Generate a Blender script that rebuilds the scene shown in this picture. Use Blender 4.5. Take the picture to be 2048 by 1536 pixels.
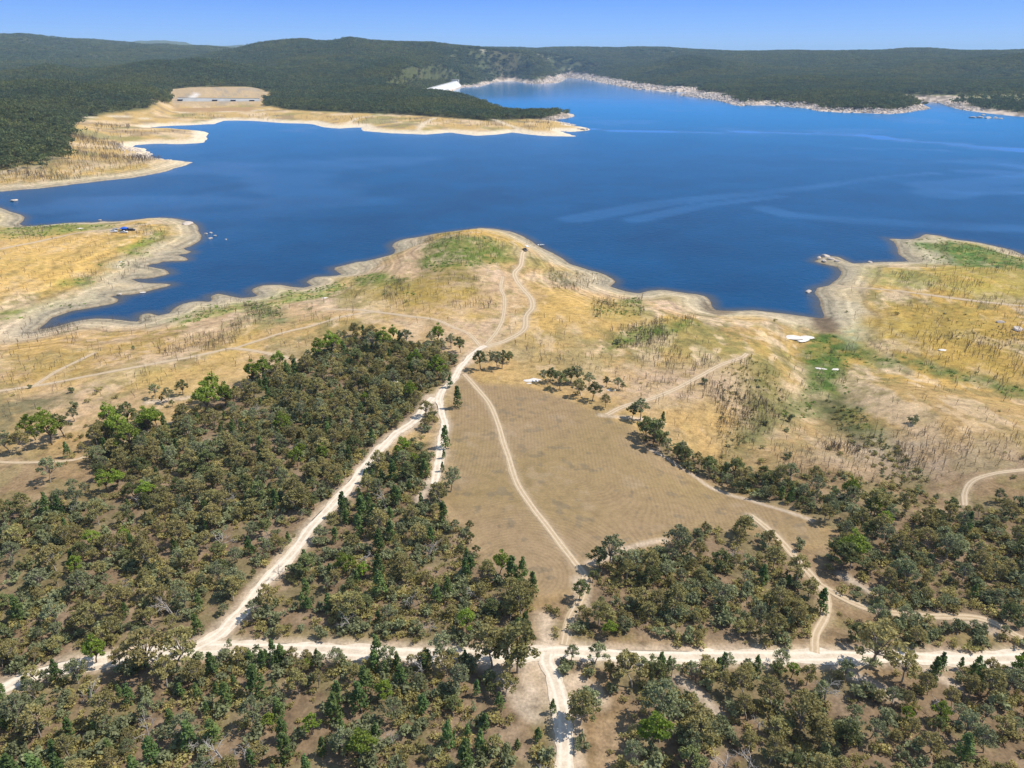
import bpy, math, random
import numpy as np
R = math.radians
sc = bpy.context.scene
COL = sc.collection
for o in list(bpy.data.objects):
    bpy.data.objects.remove(o)

# ------------------------------------------------------------------ camera, sky, sun, exposure
F, W2, H2 = 1420.0, 2048.0, 1536.0
PITCH = R(24.8)
CAM_Z = 125.0
cam = bpy.data.cameras.new('camera')
co = bpy.data.objects.new('camera', cam)
COL.objects.link(co)
co.location = (0, 0, CAM_Z)
co.rotation_euler = (R(90) - PITCH, 0, 0)
cam.sensor_width = 36
cam.lens = 36 * F / W2
cam.clip_start = 1
cam.clip_end = 60000
sc.camera = co

SUN_EL, SUN_AZ = R(54), R(80)          # azimuth from +Y towards +X
world = bpy.data.worlds.new('World')
sc.world = world
world.use_nodes = True
wt = world.node_tree
sky = wt.nodes.new('ShaderNodeTexSky')
sky.sky_type = 'NISHITA'
sky.sun_disc = False
sky.sun_elevation = SUN_EL
sky.sun_rotation = SUN_AZ
sky.altitude = 600
sky.air_density = 1.0
sky.dust_density = 0.0
sky.ozone_density = 4.0
bg = wt.nodes['Background']
hs = wt.nodes.new('ShaderNodeHueSaturation')
hs.inputs['Saturation'].default_value = 1.15
wt.links.new(sky.outputs[0], hs.inputs['Color'])
tcw = wt.nodes.new('ShaderNodeTexCoord')
sxw = wt.nodes.new('ShaderNodeSeparateXYZ')
wt.links.new(tcw.outputs['Generated'], sxw.inputs[0])
rw = wt.nodes.new('ShaderNodeValToRGB')
for p_, c_ in ((.03, (.95, 2.35, 5.7)), (.085, (.20, 1.2, 5.2)), (.28, (1.3, 2.1, 3.6)), (.6, (1.6, 2.1, 3.0))):
    e_ = rw.color_ramp.elements.new(p_); e_.color = c_ + (1,)
rw.color_ramp.elements[-1].color = (1.4, 2.1, 3.6, 1)
rw.color_ramp.elements[0].color = (1.6, 3.1, 5.8, 1)
wt.links.new(sxw.outputs[2], rw.inputs[0])
mw = wt.nodes.new('ShaderNodeMix'); mw.data_type = 'RGBA'; mw.inputs[0].default_value = .88
wt.links.new(hs.outputs[0], mw.inputs[6]); wt.links.new(rw.outputs[0], mw.inputs[7])
wt.links.new(mw.outputs[2], bg.inputs[0])
bg.inputs[1].default_value = 0.15
sun = bpy.data.lights.new('sun', 'SUN')
sun.energy = 4.3
sun.angle = R(0.53)
sun.color = (1.0, 0.95, 0.86)
so = bpy.data.objects.new('sun', sun)
COL.objects.link(so)
so.rotation_euler = (R(90) - SUN_EL, 0, -SUN_AZ + math.pi)
so.rotation_mode = 'QUATERNION'
from mathutils import Vector
sd = Vector((math.sin(SUN_AZ) * math.cos(SUN_EL), math.cos(SUN_AZ) * math.cos(SUN_EL), math.sin(SUN_EL)))
so.rotation_quaternion = sd.to_track_quat('Z', 'Y')
so.location = (300, 0, 400)
vs = sc.view_settings
vs.view_transform = 'Standard'
vs.look = 'None'
vs.exposure = 0.3
vs.gamma = 1.0
vs.use_curve_mapping = False
try:
    sc.cycles.max_bounces = 6
    sc.cycles.diffuse_bounces = 3
    sc.cycles.glossy_bounces = 2
    sc.cycles.transmission_bounces = 2
    sc.cycles.transparent_max_bounces = 4
    sc.cycles.volume_bounces = 1
except Exception:
    pass

# ------------------------------------------------------------------ maths helpers
rng = np.random.default_rng(7)
random.seed(7)
CP, SP = math.cos(PITCH), math.sin(PITCH)


def ray(px, py):
    px = np.asarray(px, float); py = np.asarray(py, float)
    dx = (px - W2 / 2) / F
    dy = (H2 / 2 - py) / F
    return dx, CP + dy * SP, -SP + dy * CP


def plane(px, py, z=0.0):
    x, y, w = ray(px, py)
    t = (CAM_Z - z) / np.maximum(-w, 0.004)
    return x * t, y * t


def project(x, y, z):
    d = y * CP - (z - CAM_Z) * SP
    u = y * SP + (z - CAM_Z) * CP
    return W2 / 2 + F * x / d, H2 / 2 - F * u / d, d


def hash2(ix, iy, s):
    n = (ix.astype(np.int64) * 374761393 + iy.astype(np.int64) * 668265263 + s * 1274126177) & 0xffffffff
    n = ((n ^ (n >> 13)) * 1274126177) & 0xffffffff
    n = n ^ (n >> 16)
    return (n & 0xffff).astype(np.float32) / 65535.0


def vnoise(x, y, s=0):
    ix = np.floor(x); iy = np.floor(y)
    fx = (x - ix).astype(np.float32); fy = (y - iy).astype(np.float32)
    fx = fx * fx * (3 - 2 * fx); fy = fy * fy * (3 - 2 * fy)
    a = hash2(ix, iy, s); b = hash2(ix + 1, iy, s)
    c = hash2(ix, iy + 1, s); d = hash2(ix + 1, iy + 1, s)
    return (a + (b - a) * fx) + ((c + (d - c) * fx) - (a + (b - a) * fx)) * fy


def fbm(x, y, scale, s=0, o=4, g=0.5):
    """value noise in 0..1, features about `scale` metres"""
    t = 0; amp = 1.0; tot = 0
    for k in range(o):
        t = t + amp * vnoise(x / scale * 2 ** k + 17.3 * k, y / scale * 2 ** k + 9.1 * k, s + k)
        tot += amp
        amp *= g
    return t / tot


def sstep(a, b, x):
    t = np.clip((x - a) / (b - a), 0, 1)
    return t * t * (3 - 2 * t)


def seg_dist(X, Y, pts, closed=False):
    """distance to a polyline"""
    P = np.asarray(pts, float)
    Q = np.roll(P, -1, 0) if closed else P[1:]
    P = P if closed else P[:-1]
    best = np.full(X.shape, 1e18)
    for (ax, ay), (bx, by) in zip(P, Q):
        vx, vy = bx - ax, by - ay
        L = vx * vx + vy * vy + 1e-9
        t = np.clip(((X - ax) * vx + (Y - ay) * vy) / L, 0, 1)
        dd = (X - ax - t * vx) ** 2 + (Y - ay - t * vy) ** 2
        np.minimum(best, dd, out=best)
    return np.sqrt(best)


def inside(X, Y, pts):
    P = np.asarray(pts, float)
    Q = np.roll(P, -1, 0)
    c = np.zeros(X.shape, bool)
    for (ax, ay), (bx, by) in zip(P, Q):
        if ay == by:
            continue
        m = ((ay > Y) != (by > Y)) & (X < (bx - ax) * (Y - ay) / (by - ay) + ax)
        c ^= m
    return c


def sdist(X, Y, pts):
    """signed distance, positive inside"""
    d = seg_dist(X, Y, pts, True)
    return np.where(inside(X, Y, pts), d, -d)


# ------------------------------------------------------------------ the shoreline (photograph pixels on the water plane)
LAKE = [(-220, 384), (0, 383), (40, 379), (82, 376), (140, 369), (215, 360), (260, 356), (300, 349), (335, 342), (360, 333), (392, 325),
        (372, 324), (350, 321), (310, 317), (297, 313), (305, 309), (300, 305), (287, 297), (265, 294), (270, 290), (310, 287), (360, 288), (408, 286),
        (413, 278), (413, 272), (418, 268), (407, 262), (385, 261), (350, 258), (305, 258), (298, 254), (350, 251), (430, 248), (440, 244), (450, 241),
        (500, 241), (530, 243), (560, 246), (620, 247), (650, 255), (680, 257), (705, 255), (722, 254), (727, 262), (780, 266), (850, 269), (900, 265),
        (950, 271), (980, 270), (1024, 265), (1060, 269), (1089, 272), (1156, 273), (1135, 268), (1120, 262), (1149, 263), (1179, 260), (1176, 255),
        (1146, 254), (1149, 249), (1124, 245), (1104, 240), (1144, 235), (1149, 229), (1124, 225), (1089, 227), (1055, 229), (1024, 226), (1000, 219),
        (980, 211), (945, 201), (915, 195), (880, 191), (900, 184), (925, 174), (960, 173), (972, 169), (980, 167), (995, 163), (1024, 162), (1060, 168),
        (1090, 167), (1119, 165), (1126, 160), (1134, 156), (1155, 157), (1174, 160), (1205, 166), (1234, 171), (1270, 178), (1304, 180), (1324, 183),
        (1350, 184), (1380, 184), (1366, 188), (1360, 191), (1385, 194), (1414, 197), (1440, 202), (1454, 206), (1474, 212), (1500, 211), (1524, 210),
        (1574, 214), (1610, 216), (1634, 222), (1680, 225), (1724, 226), (1774, 228), (1809, 226), (1835, 221), (1862, 217), (1850, 211), (1839, 206),
        (1830, 202), (1874, 205), (1895, 212), (1914, 218), (1949, 223), (1989, 228), (2048, 234), (2300, 250), (3000, 300),
        (3000, 540), (2300, 530), (2048, 511), (2018, 498), (1985, 491), (1953, 485), (1908, 480), (1878, 472), (1852, 469), (1842, 474), (1833, 479),
        (1800, 479), (1772, 476), (1786, 481), (1794, 492), (1800, 508), (1822, 524), (1791, 524), (1760, 524), (1725, 526), (1706, 527), (1692, 521), (1677, 514),
        (1651, 512), (1628, 523), (1651, 529), (1677, 534), (1683, 544), (1679, 553), (1677, 557), (1668, 564), (1660, 570), (1634, 576), (1628, 586),
        (1636, 594), (1641, 602), (1640, 611), (1644, 619), (1651, 633), (1645, 638), (1625, 636), (1595, 632), (1570, 628), (1546, 625), (1507, 621),
        (1465, 622), (1445, 621), (1433, 620), (1424, 613), (1423, 602), (1413, 593), (1395, 589), (1370, 586), (1325, 580), (1298, 582), (1278, 587),
        (1262, 585), (1247, 582), (1233, 578), (1219, 573), (1230, 563), (1226, 558), (1213, 551), (1195, 545), (1178, 541), (1160, 534), (1144, 529),
        (1128, 519), (1110, 510), (1092, 500), (1076, 491), (1062, 483), (1045, 473), (1018, 463), (990, 458), (960, 456), (919, 461), (871, 468),
        (837, 474), (812, 478), (796, 483), (788, 488), (785, 493), (792, 500), (790, 505), (782, 509), (748, 519), (730, 523), (714, 524), (695, 529),
        (680, 533), (666, 536), (676, 543), (687, 550), (660, 553), (632, 554), (612, 563), (625, 571), (608, 576), (585, 574), (560, 570), (540, 570), (526, 571),
        (508, 577), (502, 583), (512, 589), (513, 593), (485, 596), (460, 592), (437, 588), (420, 592), (424, 600), (420, 604), (400, 603), (383, 604), (367, 608),
        (355, 613), (345, 620), (338, 627), (314, 632), (305, 629), (297, 627), (284, 629), (279, 635), (279, 644), (262, 643), (239, 640), (215, 638),
        (191, 638), (165, 641), (144, 645), (113, 654), (68, 663), (85, 650), (103, 635), (144, 621), (175, 616), (205, 611), (228, 606), (234, 601), (229, 597),
        (216, 595), (222, 591), (239, 590), (262, 588), (284, 584), (320, 576), (347, 570), (332, 567), (300, 567), (278, 565), (260, 560), (267, 557), (290, 557), (308, 555),
        (337, 548), (334, 543), (328, 539), (312, 536), (290, 533), (302, 528), (321, 526), (320, 523), (345, 522), (374, 520), (368, 516), (359, 513),
        (340, 510), (362, 508), (386, 505), (378, 501), (366, 498), (378, 494), (388, 490), (398, 483), (404, 476), (402, 470), (396, 466), (399, 457),
        (393, 449), (378, 444), (362, 440), (345, 437), (321, 436), (295, 437), (273, 440), (255, 442), (239, 443), (222, 443), (205, 442), (191, 445), (165, 445), (137, 446),
        (115, 448), (96, 450), (70, 452), (51, 453), (38, 449), (48, 440), (50, 434), (44, 430), (34, 427), (18, 422), (0, 415), (-60, 400), (-220, 398)]
lx, ly = plane([p[0] for p in LAKE], [p[1] for p in LAKE])
LAKEW = np.stack([lx, ly], 1)

# polar grid about the camera's foot: finer near, coarser far
AZ = np.linspace(R(-74), R(74), 1681)
rs = [16.0]
while rs[-1] < 26000:
    r = rs[-1]
    px = (r * r + CAM_Z ** 2) / (CAM_Z * F / 2)     # one render pixel on the ground
    rs.append(r + min(max(px * 0.85, 0.14), (0.011 if r < 9000 else 0.03) * r))
RR = np.array(rs)
NA, NR = len(AZ), len(RR)
print('terrain grid', NA, NR)
LR = np.log(RR)

# half-resolution signed distance to the lake, then upsampled
aa, rr = AZ[::2], RR[::2]
if RR[-1] != rr[-1]:
    rr = np.append(rr, RR[-1])
A2, R2 = np.meshgrid(aa, rr)
X2, Y2 = R2 * np.sin(A2), R2 * np.cos(A2)
SD2 = -sdist(X2, Y2, LAKEW)                       # positive on land


def bil(tab, ta, tr, a, r):
    fa = np.interp(a, ta, np.arange(len(ta))); fr = np.interp(r, tr, np.arange(len(tr)))
    i = np.clip(fa.astype(int), 0, len(ta) - 2); j = np.clip(fr.astype(int), 0, len(tr) - 2)
    u = fa - i; v = fr - j
    return (tab[j, i] * (1 - u) + tab[j, i + 1] * u) * (1 - v) + (tab[j + 1, i] * (1 - u) + tab[j + 1, i + 1] * u) * v


AG, RG = np.meshgrid(AZ, RR)
X, Y = RG * np.sin(AG), RG * np.cos(AG)
D = bil(SD2, aa, rr, AG.ravel(), RG.ravel()).reshape(AG.shape)
wob = fbm(X, Y, 22, 5, 3) - 0.5
D = D + wob * np.clip(RG * 0.006, 2.0, 14) * 1.0

# ridges: (pixel x, pixel y of the crest, distance m); W front, W back
RIDGES = [
    (16000, 3500, [(-800, 88), (0, 86), (215, 88), (270, 85.5), (330, 86.5), (380, 88), (440, 92), (540, 95), (650, 97), (740, 100), (900, 104), (3000, 108)]),
    (7800, 2600, [(-800, 70), (0, 75), (46, 72), (80, 76), (110, 79), (160, 82), (190, 84), (215, 88), (250, 91), (300, 93), (340, 95), (400, 98), (470, 101), (560, 106), (700, 115), (900, 125), (3000, 125)]),
    (6800, 1900, [(-800, 150), (700, 130), (850, 105), (950, 99), (1024, 99), (1090, 100), (1149, 99), (1224, 102), (1304, 101), (1394, 106), (1474, 106), (1540, 105), (1599, 102), (1690, 101), (1774, 99), (1854, 98), (1949, 102), (2048, 104), (2300, 101), (3000, 98)]),
    (5000, 1500, [(-800, 150), (200, 140), (350, 126), (450, 107), (500, 100), (540, 95.5), (600, 94.5), (660, 96), (700, 90), (750, 94), (800, 95.5), (860, 95), (950, 98), (1040, 104), (1150, 118), (1300, 140), (3000, 140)]),
    (4700, 800, [(-800, 170), (1150, 165), (1224, 150), (1294, 134), (1340, 121), (1374, 114), (1410, 118), (1449, 126), (1500, 134), (1600, 140), (1750, 138), (1880, 128), (1960, 121), (2048, 115), (2300, 110), (3000, 110)]),
    (3300, 650, [(-800, 130), (0, 149), (50, 145), (98, 134), (128, 139), (156, 145), (215, 143), (260, 135), (312, 127), (350, 129), (400, 125), (450, 132), (520, 145), (600, 158), (660, 165), (720, 140), (800, 125), (870, 140), (930, 158), (1000, 175), (3000, 178)]),
    (3250, 260, [(-800, 215), (1380, 215), (1404, 186), (1450, 172), (1520, 163), (1580, 159), (1624, 157), (1680, 163), (1740, 172), (1800, 184), (1840, 198), (1870, 215), (3000, 215)]),
    (2150, 420, [(-800, 165), (0, 172), (80, 168), (160, 172), (230, 174), (300, 178), (340, 200), (420, 214), (520, 205), (600, 196), (680, 192), (760, 190), (850, 193), (900, 197), (960, 206), (1010, 220), (1060, 230), (3000, 240)]),
    (1500, 330, [(-800, 190), (0, 206), (60, 212), (120, 225), (180, 240), (250, 252), (320, 262), (3000, 262)]),
]
far = np.zeros_like(X)
for Dk, Wk, pts in RIDGES:
    qx = np.array([p[0] for p in pts], float); qy = np.array([p[1] for p in pts], float)
    x, y, w = ray(qx, qy)
    az = np.arctan2(x, y); el = w / np.hypot(x, y)
    z = CAM_Z + el * Dk - (14 if Dk < 9000 else 0)
    hz = np.interp(AG, az, z)
    Dv = Dk * (1 + 0.06 * (vnoise(AG * 9 + Dk, AG * 0, 3) - 0.5))
    q = (RG - Dv) / Wk
    prof = np.exp(-q * q)
    far = np.maximum(far, np.maximum(hz, 4) * prof) if Dk > 0 else far
hn = (fbm(X, Y, 800, 11, 4) - 0.5) * 0.55 + (fbm(X, Y, 190, 15, 3) - 0.5) * 0.12
frel = sstep(0, 60, far)
far = far * (1 + hn * 0.9) + 0
dl = np.maximum(D, 0)
rise = 14.0 * (1 - np.exp(-dl / 85.0))
rise_far = sstep(0, 260, dl) * far + (9 + 9 * sstep(1900, 2600, RG)) * (1 - np.exp(-dl / 45.0))
kf = sstep(850, 1200, RG)


def gauss_px(px, py, z, rad, asp=1.0):
    gx, gy = plane(px, py, z)
    return np.exp(-(((X - gx) / rad) ** 2 + ((Y - gy) / (rad * asp)) ** 2))


near = rise
near = near + sstep(12, 60, dl) * ((fbm(X, Y, 85, 21, 4) - 0.5) * 8.0) * (0.45 + 0.55 * sstep(240, 330, Y))
near = near + gauss_px(935, 500, 8, 62, 0.9) * 9 * sstep(0, 30, dl) + gauss_px(890, 580, 10, 45) * 4
GUL = [(1650, 640), (1660, 700), (1650, 770), (1560, 850), (1480, 900), (1440, 960)]
GUL2 = [(1660, 700), (1750, 715), (1900, 750), (2048, 790)]
GUL3 = [(1650, 780), (1720, 860), (1790, 930), (1830, 990)]
for g, dep in ((GUL, 5.5), (GUL2, 4.0), (GUL3, 4.5)):
    gx, gy = plane([p[0] for p in g], [p[1] for p in g], 8)
    dg = seg_dist(X2, Y2, np.stack([gx, gy], 1))
    dg = bil(dg, aa, rr, AG.ravel(), RG.ravel()).reshape(AG.shape)
    near = near - dep * np.exp(-(dg / 20.0) ** 2) * sstep(2, 50, dl)
near = np.maximum(near, 0.25 * np.minimum(dl, 4))
land = near * (1 - kf) + rise_far * kf
# the spillway's bench and the cutting behind it
azl = [float(np.arctan2(*[q for q in plane(p, 205, 10)])) for p in (342, 352, 508, 545)]
inaz = sstep(azl[0] - .002, azl[1], AG) * (1 - sstep(azl[2], azl[3] + .002, AG))
fl = 7 + 9.5 * sstep(2075, 2100, RG)
topz = 39 - 9 * sstep(azl[2] - .012, azl[3], AG) - 4 * sstep(azl[1] + .02, azl[0], AG)
cut = fl + (topz - fl) * sstep(2330, 2470, RG + (fbm(X, Y, 60, 301, 3) - .5) * 60)
wr_ = sstep(1960, 2030, RG) * (1 - sstep(2480, 2620, RG))
land = land * (1 - inaz * wr_) + cut * inaz * wr_
behind = inaz * (RG > 2450)
land = np.where(behind, np.maximum(land, topz * (1 - sstep(2500, 3000, RG) * .3)), land)
DAM_A = plane(872, 192.5, 0); DAM_B = plane(924.5, 173.6, 0)
DAM_A = (float(DAM_A[0]), float(DAM_A[1])); DAM_B = (float(DAM_B[0]), float(DAM_B[1]))
dmx = seg_dist(X2, Y2, [DAM_A, DAM_B])
dmx = bil(dmx, aa, rr, AG.ravel(), RG.ravel()).reshape(AG.shape)
land = np.where(dmx < 170, np.minimum(land, 5 + 17 * sstep(95, 170, dmx)), land)
# steep rocky banks along the far arm
Z = np.where(D >= 0, land + 0.02, np.maximum(-0.10 * -D, -7.0) - 0.02)


def HZ(x, y):
    x = np.asarray(x, float); y = np.asarray(y, float)
    return bil(Z, AZ, RR, np.arctan2(x, y), np.hypot(x, y))


def DL(x, y):
    return bil(D, AZ, RR, np.arctan2(x, y), np.hypot(x, y))


def p2w(px, py):
    """photograph pixel -> point on the terrain"""
    z = np.full(np.shape(px), 8.0)
    for _ in range(25):
        x, y = plane(px, py, z)
        z = z * 0.5 + 0.5 * np.maximum(HZ(x, y), 0)
    x, y = plane(px, py, z)
    return x, y


def W(pts):
    x, y = p2w(np.array([p[0] for p in pts], float), np.array([p[1] for p in pts], float))
    return np.stack([x, y], 1)


# spillway bench and cutting: flatten the ground there
# ------------------------------------------------------------------ region masks (all in world coordinates)
def spoly(pts, soft, warp=0.0, ws=25.0, seed=31):
    P = W(pts)
    x0, y0 = P.min(0) - soft * 3 - warp * 2; x1, y1 = P.max(0) + soft * 3 + warp * 2
    m = (X > x0) & (X < x1) & (Y > y0) & (Y < y1)
    out = np.zeros_like(X)
    if m.any():
        xs, ys = X[m], Y[m]
        if warp:
            xs = xs + (fbm(xs, ys, ws, seed, 3) - .5) * 2 * warp
            ys = ys + (fbm(ys, xs, ws, seed + 5, 3) - .5) * 2 * warp
        out[m] = sstep(-soft, soft, sdist(xs, ys, P))
    return out


def sline(pts, wid, soft, warp=0.0):
    P = W(pts)
    x0, y0 = P.min(0) - wid - soft * 2 - warp; x1, y1 = P.max(0) + wid + soft * 2 + warp
    m = (X > x0) & (X < x1) & (Y > y0) & (Y < y1)
    out = np.zeros_like(X)
    if m.any():
        xs, ys = X[m], Y[m]
        if warp:
            xs = xs + (fbm(xs, ys, 12, 77, 2) - .5) * 2 * warp
        out[m] = 1 - sstep(wid - soft, wid + soft, seg_dist(xs, ys, P))
    return out


FIELD = [(922, 742), (960, 765), (1060, 778), (1130, 795), (1200, 825), (1262, 850), (1285, 885), (1340, 925), (1450, 975), (1560, 1012), (1655, 1050),
         (1665, 1085), (1600, 1095), (1556, 1078), (1500, 1060), (1400, 1042), (1350, 1060), (1310, 1090), (1220, 1092), (1180, 1125), (1170, 1160), (1140, 1190),
         (1085, 1210), (1060, 1165), (1000, 1135), (960, 1115), (940, 1065), (900, 1040), (885, 1000), (892, 960), (900, 900), (893, 850), (900, 800), (908, 765)]
WOODS = {
    'west': [(700, 668), (790, 682), (850, 690), (915, 715), (905, 760), (860, 785), (868, 830), (868, 868), (800, 855), (735, 925), (690, 975), (640, 1022), (590, 1095), (540, 1140),
             (490, 1205), (440, 1255), (380, 1280), (200, 1315), (100, 1335), (0, 1370), (-500, 1440), (-500, 1000), (0, 1030), (60, 1010), (140, 1010), (250, 990), (190, 955), (180, 900), (195, 845), (240, 845),
             (330, 850), (400, 835), (410, 800), (480, 775), (540, 740), (600, 725), (650, 700)],
    'wedge': [(760, 925), (830, 885), (862, 890), (860, 950), (900, 975), (890, 1045), (925, 1065), (950, 1100), (1000, 1140), (1060, 1165), (1078, 1230), (1055, 1275), (940, 1284), (800, 1282), (650, 1282), (520, 1275),
              (480, 1268), (520, 1210), (570, 1160), (610, 1110), (650, 1060), (700, 1000)],
    'middle': [(1190, 1135), (1240, 1115), (1330, 1110), (1360, 1080), (1420, 1060), (1500, 1062), (1545, 1090), (1590, 1140), (1630, 1195), (1635, 1240), (1615, 1280), (1540, 1290), (1400, 1292), (1200, 1282), (1150, 1262), (1130, 1230), (1160, 1180)],
    'east': [(1660, 1105), (1700, 1030), (1760, 1015), (1860, 1035), (1930, 1010), (2048, 990), (2560, 960), (2560, 1290), (2048, 1290), (1950, 1270), (1850, 1262), (1740, 1235), (1690, 1190), (1650, 1150)],
    'strip': [(1280, 880), (1300, 862), (1345, 895), (1420, 925), (1500, 945), (1570, 960), (1650, 985), (1760, 1010), (1780, 1060), (1690, 1070), (1600, 1030), (1480, 985), (1400, 965), (1330, 925)],
    'east_road': [(1680, 1250), (1740, 1245), (1850, 1270), (1950, 1285), (2250, 1300), (2250, 1300), (2100, 1296), (1680, 1296)],
    'southwest': [(-520, 1490), (-150, 1430), (0, 1400), (120, 1355), (250, 1332), (350, 1322), (480, 1322), (600, 1328), (700, 1335), (900, 1336), (1050, 1340), (1070, 1400), (1085, 1460), (1098, 1540), (1095, 2000), (-520, 2000)],
    'southeast': [(1210, 1345), (1300, 1338), (1420, 1342), (1600, 1345), (1800, 1340), (2048, 1342), (2560, 1345), (2560, 2000), (1180, 2000), (1240, 1500), (1260, 1440), (1240, 1400)],
}
ROADS = [
    ('main_road', 4.4, [(-520, 1480), (-120, 1420), (0, 1380), (40, 1361), (110, 1337), (176, 1326), (229, 1317), (300, 1305), (383, 1299), (450, 1296), (519, 1297), (600, 1298), (660, 1300), (700, 1303), (800, 1307), (911, 1309), (1000, 1309), (1074, 1308), (1118, 1303), (1184, 1307), (1250, 1311), (1316, 1313), (1400, 1314), (1480, 1313), (1612, 1313), (1700, 1313), (1810, 1314), (1898, 1319), (2008, 1318), (2100, 1312), (2250, 1300), (2560, 1290)]),
    ('diagonal_road', 3.9, [(370, 1304), (400, 1290), (440, 1268), (466, 1238), (493, 1212), (515, 1181), (546, 1146), (581, 1111), (600, 1085), (616, 1062), (638, 1036), (664, 1010), (700, 970), (722, 942), (744, 917), (766, 892), (788, 869), (804, 859), (830, 840), (850, 812), (866, 795)]),
    ('paddock_road', 2.9, [(868, 968), (872, 952), (880, 904), (881, 888), (884, 870), (890, 851), (884, 829), (880, 812), (877, 800), (884, 781), (896, 769), (908, 756), (921, 734), (941, 712), (960, 697), (972, 692)]),
    ('southern_road', 3.7, [(1095, 1306), (1092, 1325), (1105, 1348), (1118, 1388), (1127, 1432), (1130, 1485), (1129, 1536), (1125, 1640), (1120, 2000)]),
]
TRACKS = [
    ('point_road', 4.0, .95, [(966, 694), (985, 689), (1007, 683), (1035, 669), (1050, 655), (1052, 632), (1064, 616), (1062, 597), (1045, 577), (1031, 556), (1030, 544), (1042, 529), (1045, 509), (1048, 503)]),
    ('paddock_track', 2.6, 0.7, [(928, 748), (953, 775), (980, 809), (997, 850), (1008, 888), (1017, 913), (1034, 966), (1065, 1014), (1096, 1054), (1122, 1089), (1149, 1124), (1169, 1152), (1165, 1190), (1140, 1240), (1128, 1290)]),
    ('point_track', 2.6, .8, [(973, 688), (994, 662), (1006, 635), (1009, 597), (1002, 577), (1005, 553)]),
    ('shore_track', 2.6, .8, [(962, 694), (939, 669), (905, 654), (864, 638), (813, 632), (760, 625), (720, 620), (650, 618)]),
    ('west_track', 3.0, .9, [(-120, 800), (0, 782), (68, 772), (171, 753), (273, 734), (376, 715), (440, 701), (468, 697), (547, 709), (588, 719), (620, 726)]),
    ('west_track', 2.6, .6, [(468, 697), (547, 671), (615, 654), (700, 630), (760, 622)]),
    ('west_track', 2.4, .6, [(68, 772), (120, 739), (160, 720), (191, 705)]),
    ('camp_track', 3.4, .9, [(-100, 512), (0, 498), (85, 481), (154, 466), (205, 461), (273, 451), (330, 446)]),
    ('east_track', 3.0, .8, [(1213, 830), (1247, 813), (1298, 799), (1349, 779), (1400, 752), (1439, 731), (1481, 716), (1494, 707)]),
    ('bay_track', 3.0, .6, [(1662, 570), (1725, 576), (1807, 583), (1888, 594), (1970, 604), (2048, 612), (2200, 630)]),
    ('bush_track', 2.8, .9, [(1500, 1030), (1555, 1075), (1594, 1119), (1638, 1168), (1652, 1194), (1652, 1229), (1632, 1269), (1630, 1306)]),
    ('bush_track', 2.6, .8, [(1638, 1168), (1691, 1199), (1753, 1221), (1850, 1232), (1964, 1238), (2048, 1278), (2150, 1310)]),
    ('loop_track', 2.2, .8, [(1930, 1012), (1930, 985), (1945, 962), (1985, 948), (2048, 940), (2200, 935)]),
    ('clearing_track', 1.7, .6, [(-60, 920), (20, 925), (130, 922), (185, 908), (330, 850), (390, 832)]),
    ('side_track', 2.8, .8, [(215, 1320), (255, 1305), (300, 1282)]),
]
BREAKS = [  # bare pale strips where nobody drives much
    (3.0, [(964, 1317), (1025, 1370), (1074, 1432)]), (2.5, [(1348, 1357), (1388, 1388), (1436, 1427)]), (3.2, [(1691, 1342), (1735, 1361), (1775, 1388)]),
    (2.6, [(1840, 1338), (1900, 1370)]), (4.5, [(853, 795), (880, 800)]), (3.0, [(1050, 1320), (1080, 1400)]), (4.0, [(1150, 1360), (1190, 1400)]),
    (3.0, [(1165, 1160), (1170, 1215)]), (2.2, [(1180, 1125), (1240, 1100), (1330, 1080)]), (1.6, [(1300, 900), (1400, 958), (1500, 1000), (1620, 1040)]),
    (3.0, [(870, 960), (840, 1000)]), (2.5, [(1200, 830), (1320, 845)]), (3.5, [(1085, 1235), (1090, 1285)]),
    (3.5, [(300, 805), (380, 795), (420, 780)]), (2.4, [(1745, 1185), (1690, 1150)]), (3.0, [(1930, 1240), (1980, 1262)]),
]

fieldm = spoly(FIELD, 3.2, 2.4, 12)
woodm = np.zeros_like(X)
for k, v in WOODS.items():
    woodm = np.maximum(woodm, spoly(v, 3.0, 3.0, 18))
Z = Z + np.where(fieldm > 0, 0, 0)


def mixc(c, t, w):
    return c + (np.asarray(t)[None, None, :] - c) * w[..., None]


n1 = fbm(X, Y, 60, 41, 4); n2 = fbm(X, Y * 0.5, 14, 45, 4); n3 = fbm(X, Y, 4.0, 49, 3); n4 = fbm(X, Y, 130, 53, 3)
col = np.zeros(X.shape + (3,)) + np.array((0.36, 0.245, 0.105))
col = mixc(col, (0.45, 0.29, 0.10), sstep(.45, .62, n1) * .8)        # golden grass
col = mixc(col, (0.50, 0.385, 0.26), sstep(.50, .64, n2) * .8)       # pale sand
col = mixc(col, (0.46, 0.33, 0.24), sstep(.55, .68, n4) * .6)        # pinkish soil
col = mixc(col, (0.235, 0.205, 0.075), sstep(.56, .70, fbm(X, Y, 40, 61, 4)) * .55)
col = mixc(col, (0.17, 0.17, 0.06), sstep(.60, .72, n3) * .4)
fl_ = fbm(X + 9 * n1, Y * .55, 5.5, 63, 4)
col = mixc(col, (0.56, 0.42, 0.27), sstep(.60, .72, fl_) * .65)
col = mixc(col, (0.14, 0.125, 0.05), sstep(.60, .72, fbm(X, Y * .6, 7.5, 67, 4)) * .6)
sc1 = fbm(X, Y * .7, 24, 311, 4)
col = mixc(col, (0.19, 0.165, 0.065), sstep(.55, .68, sc1) * sstep(.40, .55, fbm(X, Y, 3.5, 315, 3)) * .75)
col = mixc(col, (0.52, 0.34, 0.12), sstep(.58, .70, fbm(X, Y * .6, 30, 319, 4)) * .5)
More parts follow.
